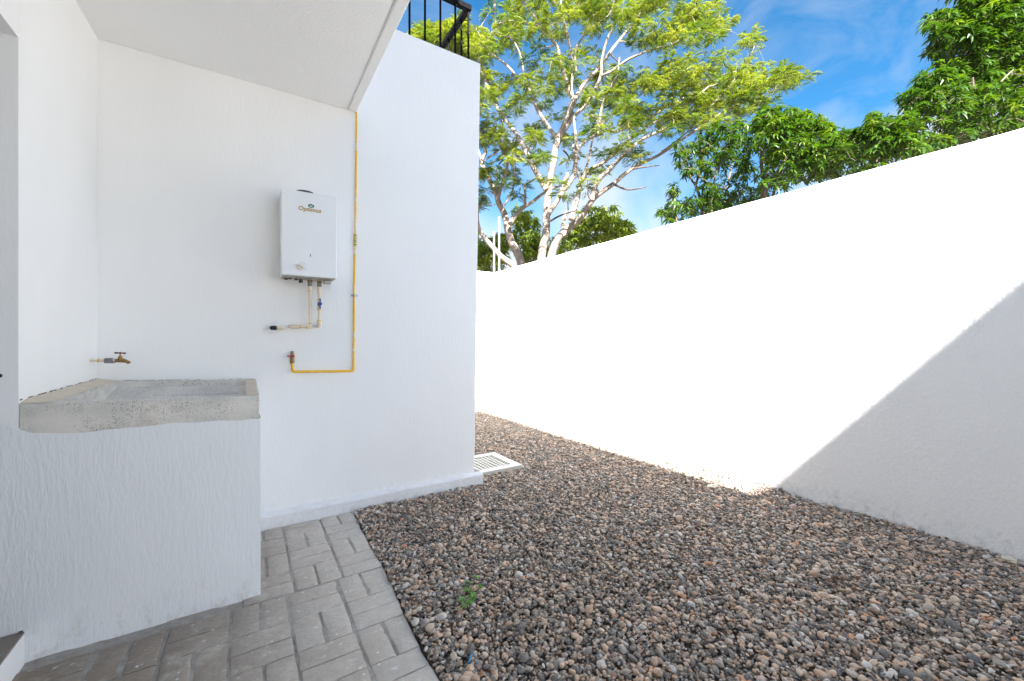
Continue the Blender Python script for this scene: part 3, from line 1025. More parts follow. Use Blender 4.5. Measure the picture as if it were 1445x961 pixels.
def elbow(pts, r=0.016, n=4):
    """rounds the inner corners of a pipe run"""
    pts = [Vector(p) for p in pts]
    out = [pts[0]]
    for i in range(1, len(pts) - 1):
        a = (pts[i - 1] - pts[i]).normalized(); b = (pts[i + 1] - pts[i]).normalized()
        for k in range(n + 1):
            t = k / n
            out.append(pts[i] + a * r * (1 - t) ** 2 + b * r * t ** 2)
    out.append(pts[-1])
    return out


hot = empty('hot_water_pipe', (0.322, py, 1.18), 'cream plastic pipe from the heater bending left into the wall', 'pipe')
Geo().tube(elbow([(0.322, py, 1.426), (0.324, py + 0.01, 1.30), (0.326, py + 0.02, 1.180), (0.240, py + 0.03, 1.184), (0.214, YW + 0.01, 1.186)], 0.012), R, 12).build('pipe_run', M_cpvc, hot, smooth=True)
Geo().tube([(0.322, py, 1.426), (0.322, py, 1.398)], 0.0115, 12).build('socket', M_cpvc, hot, smooth=True)
Geo().tube([(0.268, py + 0.027, 1.183), (0.226, py + 0.033, 1.184)], 0.0125, 12).build('socket', M_cpvc, hot, smooth=True)
for p, q in (((0.322, py, 1.398), (0.322, py, 1.394)), ((0.326, py + 0.019, 1.207), (0.326, py + 0.02, 1.203)), ((0.274, py + 0.027, 1.183), (0.268, py + 0.027, 1.183)), ((0.309, py + 0.022, 1.181), (0.305, py + 0.022, 1.181))):
    Geo().tube([p, q], 0.0108, 12).build('glue_ring', M_glue, hot, smooth=True)
cold = empty('cold_water_pipe', (0.374, py, 1.19), 'cream plastic pipe with a blue valve going straight down from the heater', 'pipe')
Geo().tube(elbow([(0.374, py, 1.426), (0.375, py + 0.01, 1.30), (0.376, py + 0.02, 1.188), (0.372, YW + 0.01, 1.188)], 0.012), R, 12).build('pipe_run', M_cpvc, cold, smooth=True)
Geo().tube([(0.374, py, 1.426), (0.374, py, 1.398)], 0.0115, 12).build('socket', M_cpvc, cold, smooth=True)
Geo().tube([(0.376, py + 0.018, 1.222), (0.376, py + 0.02, 1.182)], 0.0135, 12).build('socket', M_cpvc, cold, smooth=True)
for z in (1.395, 1.352, 1.290, 1.224):
    Geo().tube([(0.3745, py + 0.006, z), (0.3745, py + 0.006, z - 0.005)], 0.0112, 12).build('glue_ring', M_glue, cold, smooth=True)
vb = Geo().tube([(0.3747, py + 0.006, 1.349), (0.3747, py + 0.006, 1.295)], 0.0118, 12).build('valve', M_cpvc, cold, smooth=True)
g = Geo().tube([(0.3747, py - 0.004, 1.322), (0.3747, py - 0.026, 1.322)], [0.0125, 0.0115], 14)
g.box(0.371, 0.3785, py - 0.030, py - 0.020, 1.292, 1.354)
g.build('lever', M_blue, vb)
stub = empty('capped_pipe_stub', (0.16, 2.80, 1.173), 'short cream pipe stub with a black cap left of the heater pipes', 'pipe')
Geo().tube(elbow([(0.150, 2.795, 1.174), (0.184, 2.795, 1.174), (0.192, YW + 0.01, 1.174)], 0.006), 0.0095, 12).build('pipe_run', M_cpvc, stub, smooth=True)
Geo().tube([(0.151, 2.795, 1.174), (0.154, 2.795, 1.174)], 0.011, 12).build('glue_ring', M_glue, stub, smooth=True)
Geo().tube([(0.150, 2.795, 1.174), (0.148, 2.795, 1.174), (0.124, 2.795, 1.174), (0.117, 2.795, 1.174), (0.113, 2.795, 1.174)], [0.011, 0.013, 0.013, 0.010, 0.004], 14).build('cap', M_navy, stub, smooth=True)

gas = empty('gas_pipe', (0.595, YW, 0.90), 'yellow painted gas pipe running down the wall and turning left to a red valve', 'pipe')
gy0 = YW - 0.006
pts = [(0.607, gy0, CEIL - 0.002)]
for z in np.linspace(2.5, 1.0, 16):
    pts.append((float(np.interp(z, [0.9, 1.4, 1.75, 2.2, 2.6], [0.588, 0.592, 0.598, 0.605, 0.608])) + noise.noise((z * 3, 0, 0)) * 0.0016, gy0 - 0.002 + noise.noise((z * 2, 5, 0)) * 0.002, z))
pts += [(0.588, gy0 - 0.003, 0.902), (0.45, gy0 - 0.004, 0.905), (0.236, gy0 - 0.004, 0.911), (0.234, gy0 - 0.004, 0.965)]
pts = [Vector(p) for p in pts]
run = pts[:17] + elbow(pts[16:], 0.014)[1:]
rad = [float(np.interp(p.z, [0.9, 1.0, 1.6, 2.5], [0.0078, 0.0068, 0.0060, 0.0054])) * (1 + 0.12 * noise.noise((p.x * 20, p.z * 9, 3))) for p in run]
Geo().tube(run, rad, 10).build('pipe_run', M_gas, gas, smooth=True)
cl = Geo().tube([(0.5925, gy0 - 0.002, 1.402), (0.5925, gy0 - 0.002, 1.386)], 0.0115, 12)
cl.box(0.574, 0.612, gy0 - 0.004, YW - 0.0005, 1.387, 1.401)
cl.build('clamp', M_zinc, gas)
st = Geo().tube([(0.5980, gy0 - 0.002, 1.795), (0.5974, gy0 - 0.002, 1.715)], 0.0088, 12).build('warning_label', plain('label_yellow', (0.75, 0.60, 0.08), 0.5), gas, smooth=True)
g = Geo()
for k in range(6):
    z = 1.790 - k * 0.0125
    g.tube([(0.598 - 0.0001 * k, gy0 - 0.002, z), (0.598 - 0.0001 * k, gy0 - 0.002, z - random.uniform(0.004, 0.007))], 0.0091, 12)
g.build('label_print', M_dkmetal, st)
vbd = Geo()
vx, vy = 0.234, gy0 - 0.004
vbd.tube([(vx, vy, 0.962), (vx, vy, 0.968), (vx, vy, 0.980), (vx, vy, 0.986), (vx, vy, 1.000), (vx, vy, 1.012), (vx, vy, 1.016), (vx, vy, 1.036)],
         [0.0115, 0.0125, 0.0125, 0.0105, 0.013, 0.011, 0.0085, 0.0080], 12)
vb = vbd.build('valve', M_brass, gas, smooth=True)
g = Geo().tube([(vx, vy - 0.010, 1.006), (vx, vy - 0.022, 1.006)], 0.0085, 10)
g.hexa([(vx - 0.031, vy - 0.026, 1.004), (vx + 0.010, vy - 0.026, 0.999), (vx + 0.010, vy - 0.020, 0.999), (vx - 0.031, vy - 0.020, 1.004),
        (vx - 0.031, vy - 0.026, 1.010), (vx + 0.010, vy - 0.026, 1.012), (vx + 0.010, vy - 0.020, 1.012), (vx - 0.031, vy - 0.020, 1.010)])
g.build('lever', M_red, vb)

# ------------------------------------------------------------------ terrace railing
rail = empty('railing', (1.47, YW + 0.07, 3.25), 'black metal railing along the top edge of the house parapet', 'railing')
RY = YW + 0.075; RX = 1.462; RZ = 3.702
Geo().box(0.62, RX + 0.020, RY - 0.020, RY + 0.020, RZ - 0.022, RZ + 0.018).build('handrail', M_rail, rail, bevel=0.003)
Geo().box(RX - 0.020, RX + 0.020, RY + 0.0205, 5.45, RZ - 0.021, RZ + 0.0175).build('handrail', M_rail, rail, bevel=0.003)
bal = Geo().tube([(0, 0, 3.20), (0, 0, RZ - 0.020)], 0.0085, 8)
for x in (0.632, 0.755, 0.872, 0.990, 1.107, 1.228, 1.350, 1.462):
    Geo().tube([(x, RY, 3.20), (x, RY, RZ - 0.021)], 0.0085, 8).build('baluster', M_rail, rail, smooth=True)
for k in range(1, 20):
    y = RY + k * 0.124
    Geo().tube([(RX, y, 3.20), (RX, y, RZ - 0.020)], 0.0085, 8).build('baluster', M_rail, rail, smooth=True)

# ------------------------------------------------------------------ drain grate
drain = empty('drain_grate', (1.76, 3.19, 0.03), 'white square drain grate set in the gravel by the house corner', 'drain')
dx0, dx1, dy0, dy1, dz = 1.533, 2.003, 2.950, 3.432, 0.030
fwid = 0.075
g = Geo()
g.box(dx0, dx1, dy0, dy0 + fwid, -0.03, dz)
g.box(dx0, dx1, dy1 - fwid, dy1, -0.03, dz)
g.box(dx0, dx0 + 0.06, dy0 + fwid + 0.0005, dy1 - fwid - 0.0005, -0.03, dz - 0.0004)
g.box(dx1 - fwid, dx1, dy0 + fwid + 0.0005, dy1 - fwid - 0.0005, -0.03, dz - 0.0004)
g.build('frame', M_grate, drain, bevel=0.003)
g = Geo()
ix0, ix1, iy0, iy1 = dx0 + 0.06, dx1 - fwid, dy0 + fwid, dy1 - fwid
for k in range(1, 9):
    x = ix0 + (ix1 - ix0) * k / 9
    g.box(x - 0.006, x + 0.006, iy0, iy1, dz - 0.0078, dz - 0.006)
for k in range(1, 9):
    y = iy0 + (iy1 - iy0) * k / 9
    g.box(ix0, ix1, y - 0.0055, y + 0.0055, dz - 0.0080, dz - 0.0062)
g.build('grid', M_grate, drain)
Geo().box(ix0 - 0.01, ix1 + 0.01, iy0 - 0.01, iy1 + 0.01, -0.028, -0.022).build('pit_shade', M_pit_shade, drain)  # near-black plate: the shade of the drain's depth put into colour

# ------------------------------------------------------------------ poles behind the end wall
p1, p2 = at(709.0, 305, 6.33), at(701.8, 326, 6.30)
for p, lab, nm in ((p1, 'taller of two thin white poles standing behind the corner of the yard walls', 'white_pole'),
                   (p2, 'shorter of two thin white poles standing behind the corner of the yard walls', 'white_pole')):
    o = Geo().tube([(p.x, p.y + 0.10, -0.05), (p.x, p.y + 0.10, p.z)], 0.0125, 12)
    o.tube([(p.x, p.y + 0.10, p.z - 0.0), (p.x, p.y + 0.10, p.z + 0.012)], [0.0140, 0.012], 12)
    tag(o.build(nm, M_pole, None, smooth=True), lab, 'pole', 'thin white poles behind the wall')


# ------------------------------------------------------------------ small things on the gravel
def leaf_faces(c, d, ln, w, up, fold=0.2):
    """a folded blade: c base, d direction"""
    d = d.normalized(); s = d.cross(up).normalized(); n = s.cross(d).normalized()
    pts = [c, c + d * ln * 0.45 + s * w + n * fold * w, c + d * ln * 0.5 - n * 0.1 * w, c + d * ln * 0.45 - s * w + n * fold * w, c + d * ln - n * ln * 0.12]
    return pts, [(0, 2, 1), (0, 3, 2), (1, 2, 4), (2, 3, 4)]


weed = empty('weed', (0.86, 1.66, 0.0), 'small green weed with rounded leaflets sprouting from the gravel', 'plant')
stg, lfg = Geo(), Geo()
def gp(u, v, z=0.025):
    x, y = (u - CU) / FPX, (CV - v) / FPX
    k = (z - EYE) / y
    return Vector(((x * CH + SH) * k, (-x * SH + CH) * k, z))
root = gp(661, 845, 0.0)
for (u, v) in ((652, 845), (657, 852), (666, 848), (668, 840), (676, 828), (660, 820), (671, 815), (658, 832), (655, 856), (663, 850)):
    tip = gp(u, v, random.uniform(0.022, 0.035))
    mid = (root + tip) / 2 + Vector((0, 0, 0.018))
    stg.tube([root, mid, tip], [0.0012, 0.001, 0.0007], 5)
    for k in range(random.choice((4, 5, 6))):
        a = random.uniform(0, 6.28)
        pt, fc = leaf_faces(tip + Vector((random.uniform(-.006, .006), random.uniform(-.006, .006), random.uniform(-.003, .005))),
                            Vector((math.cos(a), math.sin(a), random.uniform(-0.1, 0.5))), random.uniform(0.014, 0.022), random.uniform(0.006, 0.0085), Vector((0, 0, 1)))
        lfg.add(pt, fc)
stg.build('stem', M_weed, weed)
lw = lfg.build('leaves', M_weed, weed)
for o in (lw,):
    at_ = o.data.attributes.new('tint', 'FLOAT', 'POINT')
    at_.data.foreach_set('value', rng.uniform(0.2, 0.9, len(o.data.vertices)).astype(np.float32))

sc = gp(664, 928, 0.030)
g = Geo().hexa([(sc.x - 0.017, sc.y - 0.012, 0.026), (sc.x - 0.013, sc.y - 0.015, 0.026), (sc.x + 0.018, sc.y + 0.012, 0.030), (sc.x + 0.014, sc.y + 0.015, 0.030),
                (sc.x - 0.017, sc.y - 0.012, 0.032), (sc.x - 0.013, sc.y - 0.015, 0.032), (sc.x + 0.018, sc.y + 0.012, 0.036), (sc.x + 0.014, sc.y + 0.015, 0.036)])
tag(g.build('plastic_scrap', plain('sky_blue_plastic', (0.02, 0.22, 0.45), 0.4), None, bevel=0.001), 'small bright blue plastic scrap lying on the gravel near the paving edge', 'litter')
dl_ = Geo()
dc = gp(1192, 824, 0.028)
for k in range(9):
    a = random.uniform(0, 6.28)
    pt, fc = leaf_faces(dc + Vector((random.uniform(-.07, .07), random.uniform(-.035, .035), random.uniform(0, .008))), Vector((math.cos(a), math.sin(a), random.uniform(-.2, .3))),
                        random.uniform(0.03, 0.055), random.uniform(0.008, 0.014), Vector((0, 0, 1)), 0.6)
    dl_.add(pt, fc)
tag(dl_.build('dry_leaves', M_dry), 'small clump of curled dry brown leaves lying on the gravel', 'leaves')
for (u, v, sx, sy, lab, nm) in ((1006, 686, 0.055, 0.026, 'flat pale slab of broken plaster on the gravel by the sunny strip', 'plaster_chunk'),
                                (1424, 789, 0.030, 0.026, 'white lump of spilled plaster at the foot of the shaded wall', 'plaster_chunk')):
    c = gp(u, v, 0.022)
    bm = bmesh.new()
    bmesh.ops.create_icosphere(bm, subdivisions=3, radius=1)
    for v_ in bm.verts:
        d = v_.co.copy()
        v_.co = Vector((d.x * sx, d.y * sy, d.z * 0.012)) * (1 + 0.5 * noise.noise(d * 1.7 + c) + 0.2 * noise.noise(d * 4.0)) + c
    me_ = bpy.data.meshes.new(nm); bm.to_mesh(me_); bm.free()
    tag(link_mesh(nm, me_, M_cement, None, True), lab, 'debris')

# ------------------------------------------------------------------ trees
def fast_mesh(name, V, F, tint, mat, parent):
    """V (n,3), F (m,4) quads; tint per vertex"""
    me = bpy.data.meshes.new(name)
    me.vertices.add(len(V)); me.vertices.foreach_set('co', V.astype(np.float32).ravel())
    k = F.shape[1]
    me.loops.add(len(F) * k); me.loops.foreach_set('vertex_index', F.astype(np.int32).ravel())
    me.polygons.add(len(F))
    me.polygons.foreach_set('loop_start', np.arange(0, len(F) * k, k, dtype=np.int32))
    me.update(calc_edges=True)
    a = me.attributes.new('tint', 'FLOAT', 'POINT')
    a.data.foreach_set('value', tint.astype(np.float32))
    return link_mesh(name, me, mat, parent)


def rotz(a):
    c, s = np.cos(a), np.sin(a); z = np.zeros_like(a); o = np.ones_like(a)
    return np.stack([np.stack([c, -s, z], -1), np.stack([s, c, z], -1), np.stack([z, z, o], -1)], -2)


def roty(a):
    c, s = np.cos(a), np.sin(a); z = np.zeros_like(a); o = np.ones_like(a)
    return np.stack([np.stack([c, z, s], -1), np.stack([z, o, z], -1), np.stack([-s, z, c], -1)], -2)


def rotx(a):
    c, s = np.cos(a), np.sin(a); z = np.zeros_like(a); o = np.ones_like(a)
    return np.stack([np.stack([o, z, z], -1), np.stack([z, c, -s], -1), np.stack([z, s, c], -1)], -2)


def frond_template(pairs=10, seed=0):
    """a feathery compound leaf along +X, drooping; unit length"""
    r = random.Random(seed)
    V, F = [], []
    for i in range(pairs):
        t = (i + 0.8) / pairs
        ax, az = t * (1 - 0.12 * t), -0.62 * t ** 1.9
        ln = 0.36 * math.sin(math.pi * (0.18 + 0.74 * t)) + 0.05
        for sd in (-1, 1):
            sw_ = 0.55 + 0.25 * r.random()
            dx, dy = math.cos(sw_ + 0.35) * 1.0, sd * math.sin(sw_ + 0.35)
            dzz = -0.30 - 0.45 * r.random()
            b = np.array((ax, 0, az)); d = np.array((dx, dy, dzz)); d /= np.linalg.norm(d)
            sd_v = np.cross(d, (0, 0, 1)); sd_v /= np.linalg.norm(sd_v)
            w = 0.050
            n = len(V)
            V += [b, b + d * ln * 0.5 + sd_v * w, b + d * ln, b + d * ln * 0.5 - sd_v * w]
            F.append((n, n + 1, n + 2, n + 3))
    return np.array(V), np.array(F)


def whorl_template(n=12, seed=0, spread=1.0):
    """a tuft of long lance leaves round a shoot along +Z; leaf length about 1"""
    r = random.Random(seed)
    V, F = [], []
    for i in range(n):
        a = i * 2.4 + r.uniform(-0.3, 0.3)
        el = r.uniform(-0.25, 0.95) * spread
        ln = r.uniform(0.75, 1.1); w = ln * r.uniform(0.105, 0.145)
        d = np.array((math.cos(a) * math.cos(el), math.sin(a) * math.cos(el), math.sin(el)))
        s = np.cross(d, (0, 0, 1)); s /= np.linalg.norm(s); up = np.cross(s, d)
        b = np.array((0, 0, r.uniform(-0.25, 0.15)))
        droop = r.uniform(0.45, 1.0)
        ctr = [b + d * ln * t - np.array((0, 0, droop * ln * t * t)) for t in (0.06, 0.40, 0.75, 1.0)]
        ws = (w * 0.35, w, w * 0.7, 0.0)
        fold = r.uniform(0.2, 0.5)
        m_ = len(V)
        for c_, w_ in zip(ctr, ws):
            V += [c_ + s * w_ + up * w_ * fold, c_, c_ - s * w_ + up * w_ * fold]
        for k in range(3):
            q = m_ + k * 3
            F += [(q, q + 1, q + 4, q + 3), (q + 1, q + 2, q + 5, q + 4)]
    return np.array(V), np.array(F)


FRONDS = [frond_template(8 + s % 3, s) for s in range(5)]
WHORLS = [whorl_template(11 + s % 4, 40 + s) for s in range(6)]


def scatter(templates, pos, R, scale, tint):
    """bakes template copies: pos (n,3), R (n,3,3), scale (n,), tint (n,)"""
    Vs, Fs, Ts, off = [], [], [], 0
    which = rng.integers(0, len(templates), len(pos))
    for ti_, (TV, TF) in enumerate(templates):
        sel = np.where(which == ti_)[0]
        if not len(sel):
            continue
        v = np.einsum('nij,vj->nvi', R[sel], TV) * scale[sel][:, None, None] + pos[sel][:, None, :]
        k = TV.shape[0]
        f = TF[None] + (np.arange(len(sel)) * k)[:, None, None] + off
        # leaves of one spray differ a little
        leaf = np.repeat(rng.normal(0, 0.11, (len(sel), k // 4 + 1)), 4, axis=1)[:, :k]
        Vs.append(v.reshape(-1, 3)); Fs.append(f.reshape(-1, TF.shape[1])); Ts.append((tint[sel][:, None] + leaf).ravel())
        off += k * len(sel)
    return np.concatenate(Vs), np.concatenate(Fs), np.clip(np.concatenate(Ts), 0, 1)


def limb(g, nodes, pts, d0, d1, r0, r1, sides=8):
    """pts in view directions (u, v); depth d0 -> d1; half-widths r0 -> r1 in metres"""
    n = len(pts)
    L = np.cumsum([0] + [math.dist(pts[i], pts[i + 1]) for i in range(n - 1)]); L = L / L[-1]
    P3 = [at(u, v, d0 + (d1 - d0) * t) for (u, v), t in zip(pts, L)]
    P = spline([tuple(p) for p in P3], 5)
    t = np.linspace(0, 1, len(P))
    wob = np.array([[noise.noise((p[0] * 1.7, p[1] * 1.7, p[2] * 1.7 + k * 9)) for k in range(3)] for p in P]) * 0.035
    wob[0] *= 0
    P = P + wob
    r = r0 + (r1 - r0) * t ** 0.8
    g.tube([tuple(p) for p in P], list(r), sides)
    for p, rr in zip(P, r):
        nodes.append((p, rr))
    return P


def twigs(g, nodes, targets, rmax=0.022, rmin=0.004, sag=0.10, sides=5):
    """each target is joined to the nearest wood already grown"""
    NP = [np.array(p) for p, _ in nodes]; NR = [r for _, r in nodes]
    A = np.array(NP); Rr = np.array(NR)
    d = np.array([np.min(np.linalg.norm(A - t, axis=1)) for t in targets])
    grown_p, grown_r = [A], [Rr]
    for i in np.argsort(d):
        t = targets[i]
        A = np.concatenate(grown_p); Rr = np.concatenate(grown_r)
        dist = np.linalg.norm(A - t, axis=1) + 0.8 * np.clip(A[:, 2] - t[2], 0, None)   # twigs rise
        k = int(np.argmin(dist))
        a, ra = A[k], min(Rr[k] * 0.7, rmax)
        ln = np.linalg.norm(t - a)
        if ln < 0.03:
            continue
        s = np.linspace(0, 1, max(4, int(ln / 0.16)))[:, None]
        bow = np.array((0, 0, -sag * ln)) + rng.normal(0, 0.05 * ln, 3)
        P = a * (1 - s) + t * s + bow * (4 * s * (1 - s)) * 0.6
        P[1:-1] += rng.normal(0, 0.018, (len(P) - 2, 3))
        r = np.linspace(ra, max(rmin, ra * 0.35), len(P))
        g.tube([tuple(p) for p in P], list(r), sides, cap=False)
        grown_p.append(P[1:]); grown_r.append(r[1:])


def blobs_to_points(blobs, dmean, dspread):
    out = []
    for (u, v, ru, rv, n) in blobs:
        for _ in range(n):
            a = random.uniform(0, 6.283); q = math.sqrt(random.random())
            d = dmean + random.uniform(-dspread, dspread)
            out.append(np.array(at(u + ru * q * math.cos(a), v + rv * q * math.sin(a), d)))
    return np.array(out)


def feathery_crown(pts, parent, per=26, size=(0.13, 0.23), tint0=0.58):
    n = len(pts) * per
    base = np.repeat(pts, per, axis=0)
    az = rng.uniform(0, 6.283, n); el = rng.uniform(-0.75, 0.15, n)     # negative: rising before it droops
    spread = np.stack([np.cos(az), np.sin(az), np.zeros(n)], 1) * rng.uniform(0.0, 0.17, n)[:, None]
    spread[:, 2] += rng.normal(0, 0.04, n)
    Rm = rotz(az + rng.normal(0, 0.5, n)) @ roty(el) @ rotx(rng.normal(0, 0.35, n))
    sc_ = rng.uniform(size[0], size[1], n)
    ti_ = np.repeat(rng.normal(tint0, 0.20, len(pts)), per) + rng.normal(0, 0.10, n)
    V, F, T = scatter(FRONDS, base + spread, Rm, sc_, ti_)
    return fast_mesh('crown', V, F, T, M_feather, parent)


# --- the broad feathery tree
D = 11.0
px = D / FPX
tree = empty('feathery_tree', tuple(at(772, 480, D).xy) + (-0.03,), 'broad pale-barked tree with feathery yellow-green foliage, forking low behind the yard walls', 'tree')
g, nodes = Geo(), []
base = (774, 482)
limb(g, nodes, [base, (766, 420), (763, 367), (771, 330), (772, 302), (775, 259), (782, 221), (787, 196)], D, D + .1, 7.0 * px, 4.3 * px, 10)
limb(g, nodes, [(787, 196), (798, 173), (811, 141)], D + .1, D - .1, 4.6 * px, 4.2 * px, 9)
limb(g, nodes, [(811, 141), (802, 125), (790, 83), (784, 64), (765, 39), (748, 14), (730, -20), (716, -60)], D - .1, D - .9, 3.0 * px, 1.2 * px)
limb(g, nodes, [(784, 64), (772, 44), (752, 34), (722, 30), (700, 33)], D - .6, D - .9, 1.7 * px, .7 * px)
limb(g, nodes, [(811, 141), (825, 119), (844, 96), (863, 71), (880, 50), (902, 20), (915, -30)], D - .1, D + .6, 3.0 * px, 1.2 * px)
limb(g, nodes, [(809, 143), (806, 120), (808, 98), (802, 52), (794, 20), (789, -20), (786, -70)], D - .1, D - .5, 2.3 * px, 1.0 * px)
limb(g, nodes, [(813, 100), (812, 70), (830, 45), (858, 22), (870, -10)], D - .3, D - 1.0, 1.5 * px, .8 * px)
limb(g, nodes, [(786, 198), (769, 171), (748, 133), (734, 114), (719, 96), (705, 83), (690, 71), (672, 40)], D + .1, D + .9, 3.0 * px, 1.0 * px)
limb(g, nodes, [(748, 133), (740, 105), (733, 75), (722, 55), (702, 35), (698, 0), (690, -40)], D + .5, D + .2, 1.7 * px, .8 * px)
limb(g, nodes, [(787, 198), (805, 172), (823, 150), (840, 125), (848, 105), (849, 85), (858, 52), (868, 30), (878, -20)], D + .1, D - .8, 3.2 * px, 1.2 * px)
limb(g, nodes, [(848, 107), (862, 100), (871, 93), (890, 82), (913, 72), (935, 66), (955, 60), (985, 40)], D - .5, D - .6, 2.2 * px, .7 * px)
limb(g, nodes, [(771, 268), (757, 244), (744, 217), (731, 193), (707, 162), (690, 128), (680, 100), (672, 70)], D, D + 1.0, 4.2 * px, 1.6 * px)
limb(g, nodes, [(772, 306), (790, 277), (799, 252), (800, 243)], D, D - .3, 3.6 * px, 2.6 * px)
limb(g, nodes, [(790, 277), (806, 255), (812, 230), (813, 211), (826, 198), (844, 190), (858, 183), (871, 186), (898, 172), (934, 156), (957, 143), (1002, 112), (1040, 100)], D - .2, D + .3, 3.4 * px, 0.7 * px, 9)
limb(g, nodes, [(813, 211), (811, 190), (810, 165), (822, 152), (848, 108)], D - .4, D - .2, 2.2 * px, 1.2 * px)
limb(g, nodes, [(844, 190), (848, 165), (853, 143), (862, 122), (871, 104), (874, 80)], D - .7, D - .9, 2.0 * px, 1.0 * px)
limb(g, nodes, [(777, 470), (776, 400), (777, 363), (790, 334), (811, 316), (829, 292), (842, 277), (865, 260), (894, 237), (927, 220), (965, 195), (1006, 166), (1050, 142)], D - .1, D + .4, 7.2 * px, 0.8 * px, 10)
limb(g, nodes, [(934, 214), (965, 190), (990, 165), (1020, 130), (1050, 95), (1064, 66)], D + .2, D + .4, 1.5 * px, .4 * px)
limb(g, nodes, [(835, 283), (841, 262), (852, 246), (866, 232), (882, 217), (902, 198), (925, 188), (944, 176), (968, 148), (1000, 122)], D - .6, D - .4, 3.6 * px, 1.1 * px, 9)
limb(g, nodes, [(806, 310), (815, 277), (819, 257), (829, 244), (848, 231), (865, 219), (878, 206), (900, 189), (925, 172), (960, 155)], D - .35, D + .8, 4.2 * px, 1.1 * px, 9)
limb(g, nodes, [(819, 257), (813, 235), (808, 205)], D - .2, D + .4, 2.0 * px, 1.3 * px)
limb(g, nodes, [(821, 253), (828, 235), (832, 217), (838, 190), (843, 165)], D - .2, D + .7, 2.3 * px, 1.0 * px)
limb(g, nodes, [(798, 333), (795, 322), (797, 300)], D, D + .3, 4.0 * px, 3.0 * px)
blobs = [(702, 45, 42, 42, 20), (770, 18, 60, 36, 24), (850, 16, 60, 36, 24), (930, 26, 60, 40, 26), (995, 38, 36, 30, 15),
         (700, 140, 34, 36, 11), (760, 108, 46, 42, 17), (830, 108, 46, 42, 17), (890, 118, 48, 38, 18), (955, 112, 46, 36, 22),
         (1020, 112, 46, 32, 24), (1078, 114, 42, 26, 20), (1112, 110, 22, 14, 6), (1062, 62, 16, 16, 4), (930, 168, 48, 26, 20),
         (1000, 158, 50, 26, 22), (1052, 148, 36, 16, 9), (862, 168, 36, 28, 9), (795, 178, 40, 26, 6), (730, 178, 40, 26, 7),
         (830, 236, 36, 24, 5), (880, 212, 30, 18, 6), (745, 226, 26, 18, 4), (800, 262, 36, 24, 4),
         (715, -70, 80, 40, 26), (820, -75, 80, 40, 26), (930, -45, 70, 34, 18), (985, 12, 40, 16, 6)]
blobs = [(u, v, a, b, int(n * 1.5)) for u, v, a, b, n in blobs]
cp = blobs_to_points(blobs, D + 0.35, 2.3)
twigs(g, nodes, cp)
g.build('trunk', M_bark, tree, smooth=True)
feathery_crown(cp, tree)
g = Geo()
for pts, d0 in (([(866, 260), (885, 268), (905, 266), (912, 263)], D - .7), ([(894, 238), (912, 236), (930, 233)], D - 1.0), ([(776, 312), (790, 304), (806, 298), (815, 296)], D - .2),
                ([(795, 212), (803, 222), (806, 232)], D - .2)):
    g = Geo()
    limb(g, [], pts, d0, d0 - .2, 1.6 * px, .5 * px, 6)
    g.build('dead_branch', M_dead, tree, smooth=True)

# --- its neighbour on the left
D = 12.5
px = D / FPX
tree = empty('feathery_tree', tuple(at(728, 480, D).xy) + (-0.03,), 'pale-barked tree with two bent leaning stems, half hidden by the house corner', 'tree')
g, nodes = Geo(), []
limb(g, nodes, [(742, 478), (740, 410), (736, 373), (723, 344), (716, 320), (712, 302), (704, 286), (699, 270), (686, 244), (680, 229), (685, 213), (678, 190), (672, 160)], D, D + .6, 7.5 * px, 1.7 * px, 10)
limb(g, nodes, [(744, 478), (734, 400), (723, 375), (707, 362), (692, 346), (681, 331), (674, 314), (674, 296), (681, 280)], D, D - .4, 5.5 * px, 2.0 * px, 9)
limb(g, nodes, [(720, 316), (726, 307), (738, 294), (754, 283), (771, 270), (790, 262)], D, D + .6, 3.6 * px, 1.6 * px)
limb(g, nodes, [(741, 291), (741, 276), (741, 262), (750, 256), (764, 250)], D + .1, D - .2, 2.2 * px, 1.0 * px)
limb(g, nodes, [(703, 284), (708, 262), (715, 240), (716, 221), (707, 209), (708, 185), (712, 160)], D + .1, D - .6, 2.4 * px, 1.0 * px)
limb(g, nodes, [(710, 290), (720, 275), (726, 255), (724, 232), (722, 205)], D, D - .3, 1.8 * px, .8 * px)
limb(g, nodes, [(686, 246), (678, 250), (672, 240), (668, 225)], D + .3, D, 1.6 * px, .8 * px)
limb(g, nodes, [(684, 228), (698, 216), (712, 206), (725, 200)], D + .4, D + .8, 1.4 * px, .7 * px)
limb(g, nodes, [(681, 231), (672, 200), (655, 130), (640, 90), (622, 60)], D + .4, D - .3, 2.0 * px, .9 * px)
blobs = [(622, 62, 44, 24, 40), (652, 58, 26, 34, 26), (600, 50, 18, 10, 8), (676, 110, 18, 36, 8), (684, 250, 12, 26, 6), (722, 212, 16, 18, 5), (722, 246, 18, 22, 6),
         (690, 188, 20, 22, 7), (745, 268, 18, 16, 2), (640, 150, 24, 50, 12), (676, 285, 6, 16, 3)]
cp = blobs_to_points(blobs, D, 1.0)
twigs(g, nodes, cp)
g.build('trunk', M_bark, tree, smooth=True)
feathery_crown(cp, tree, per=30, size=(0.16, 0.28), tint0=0.62)


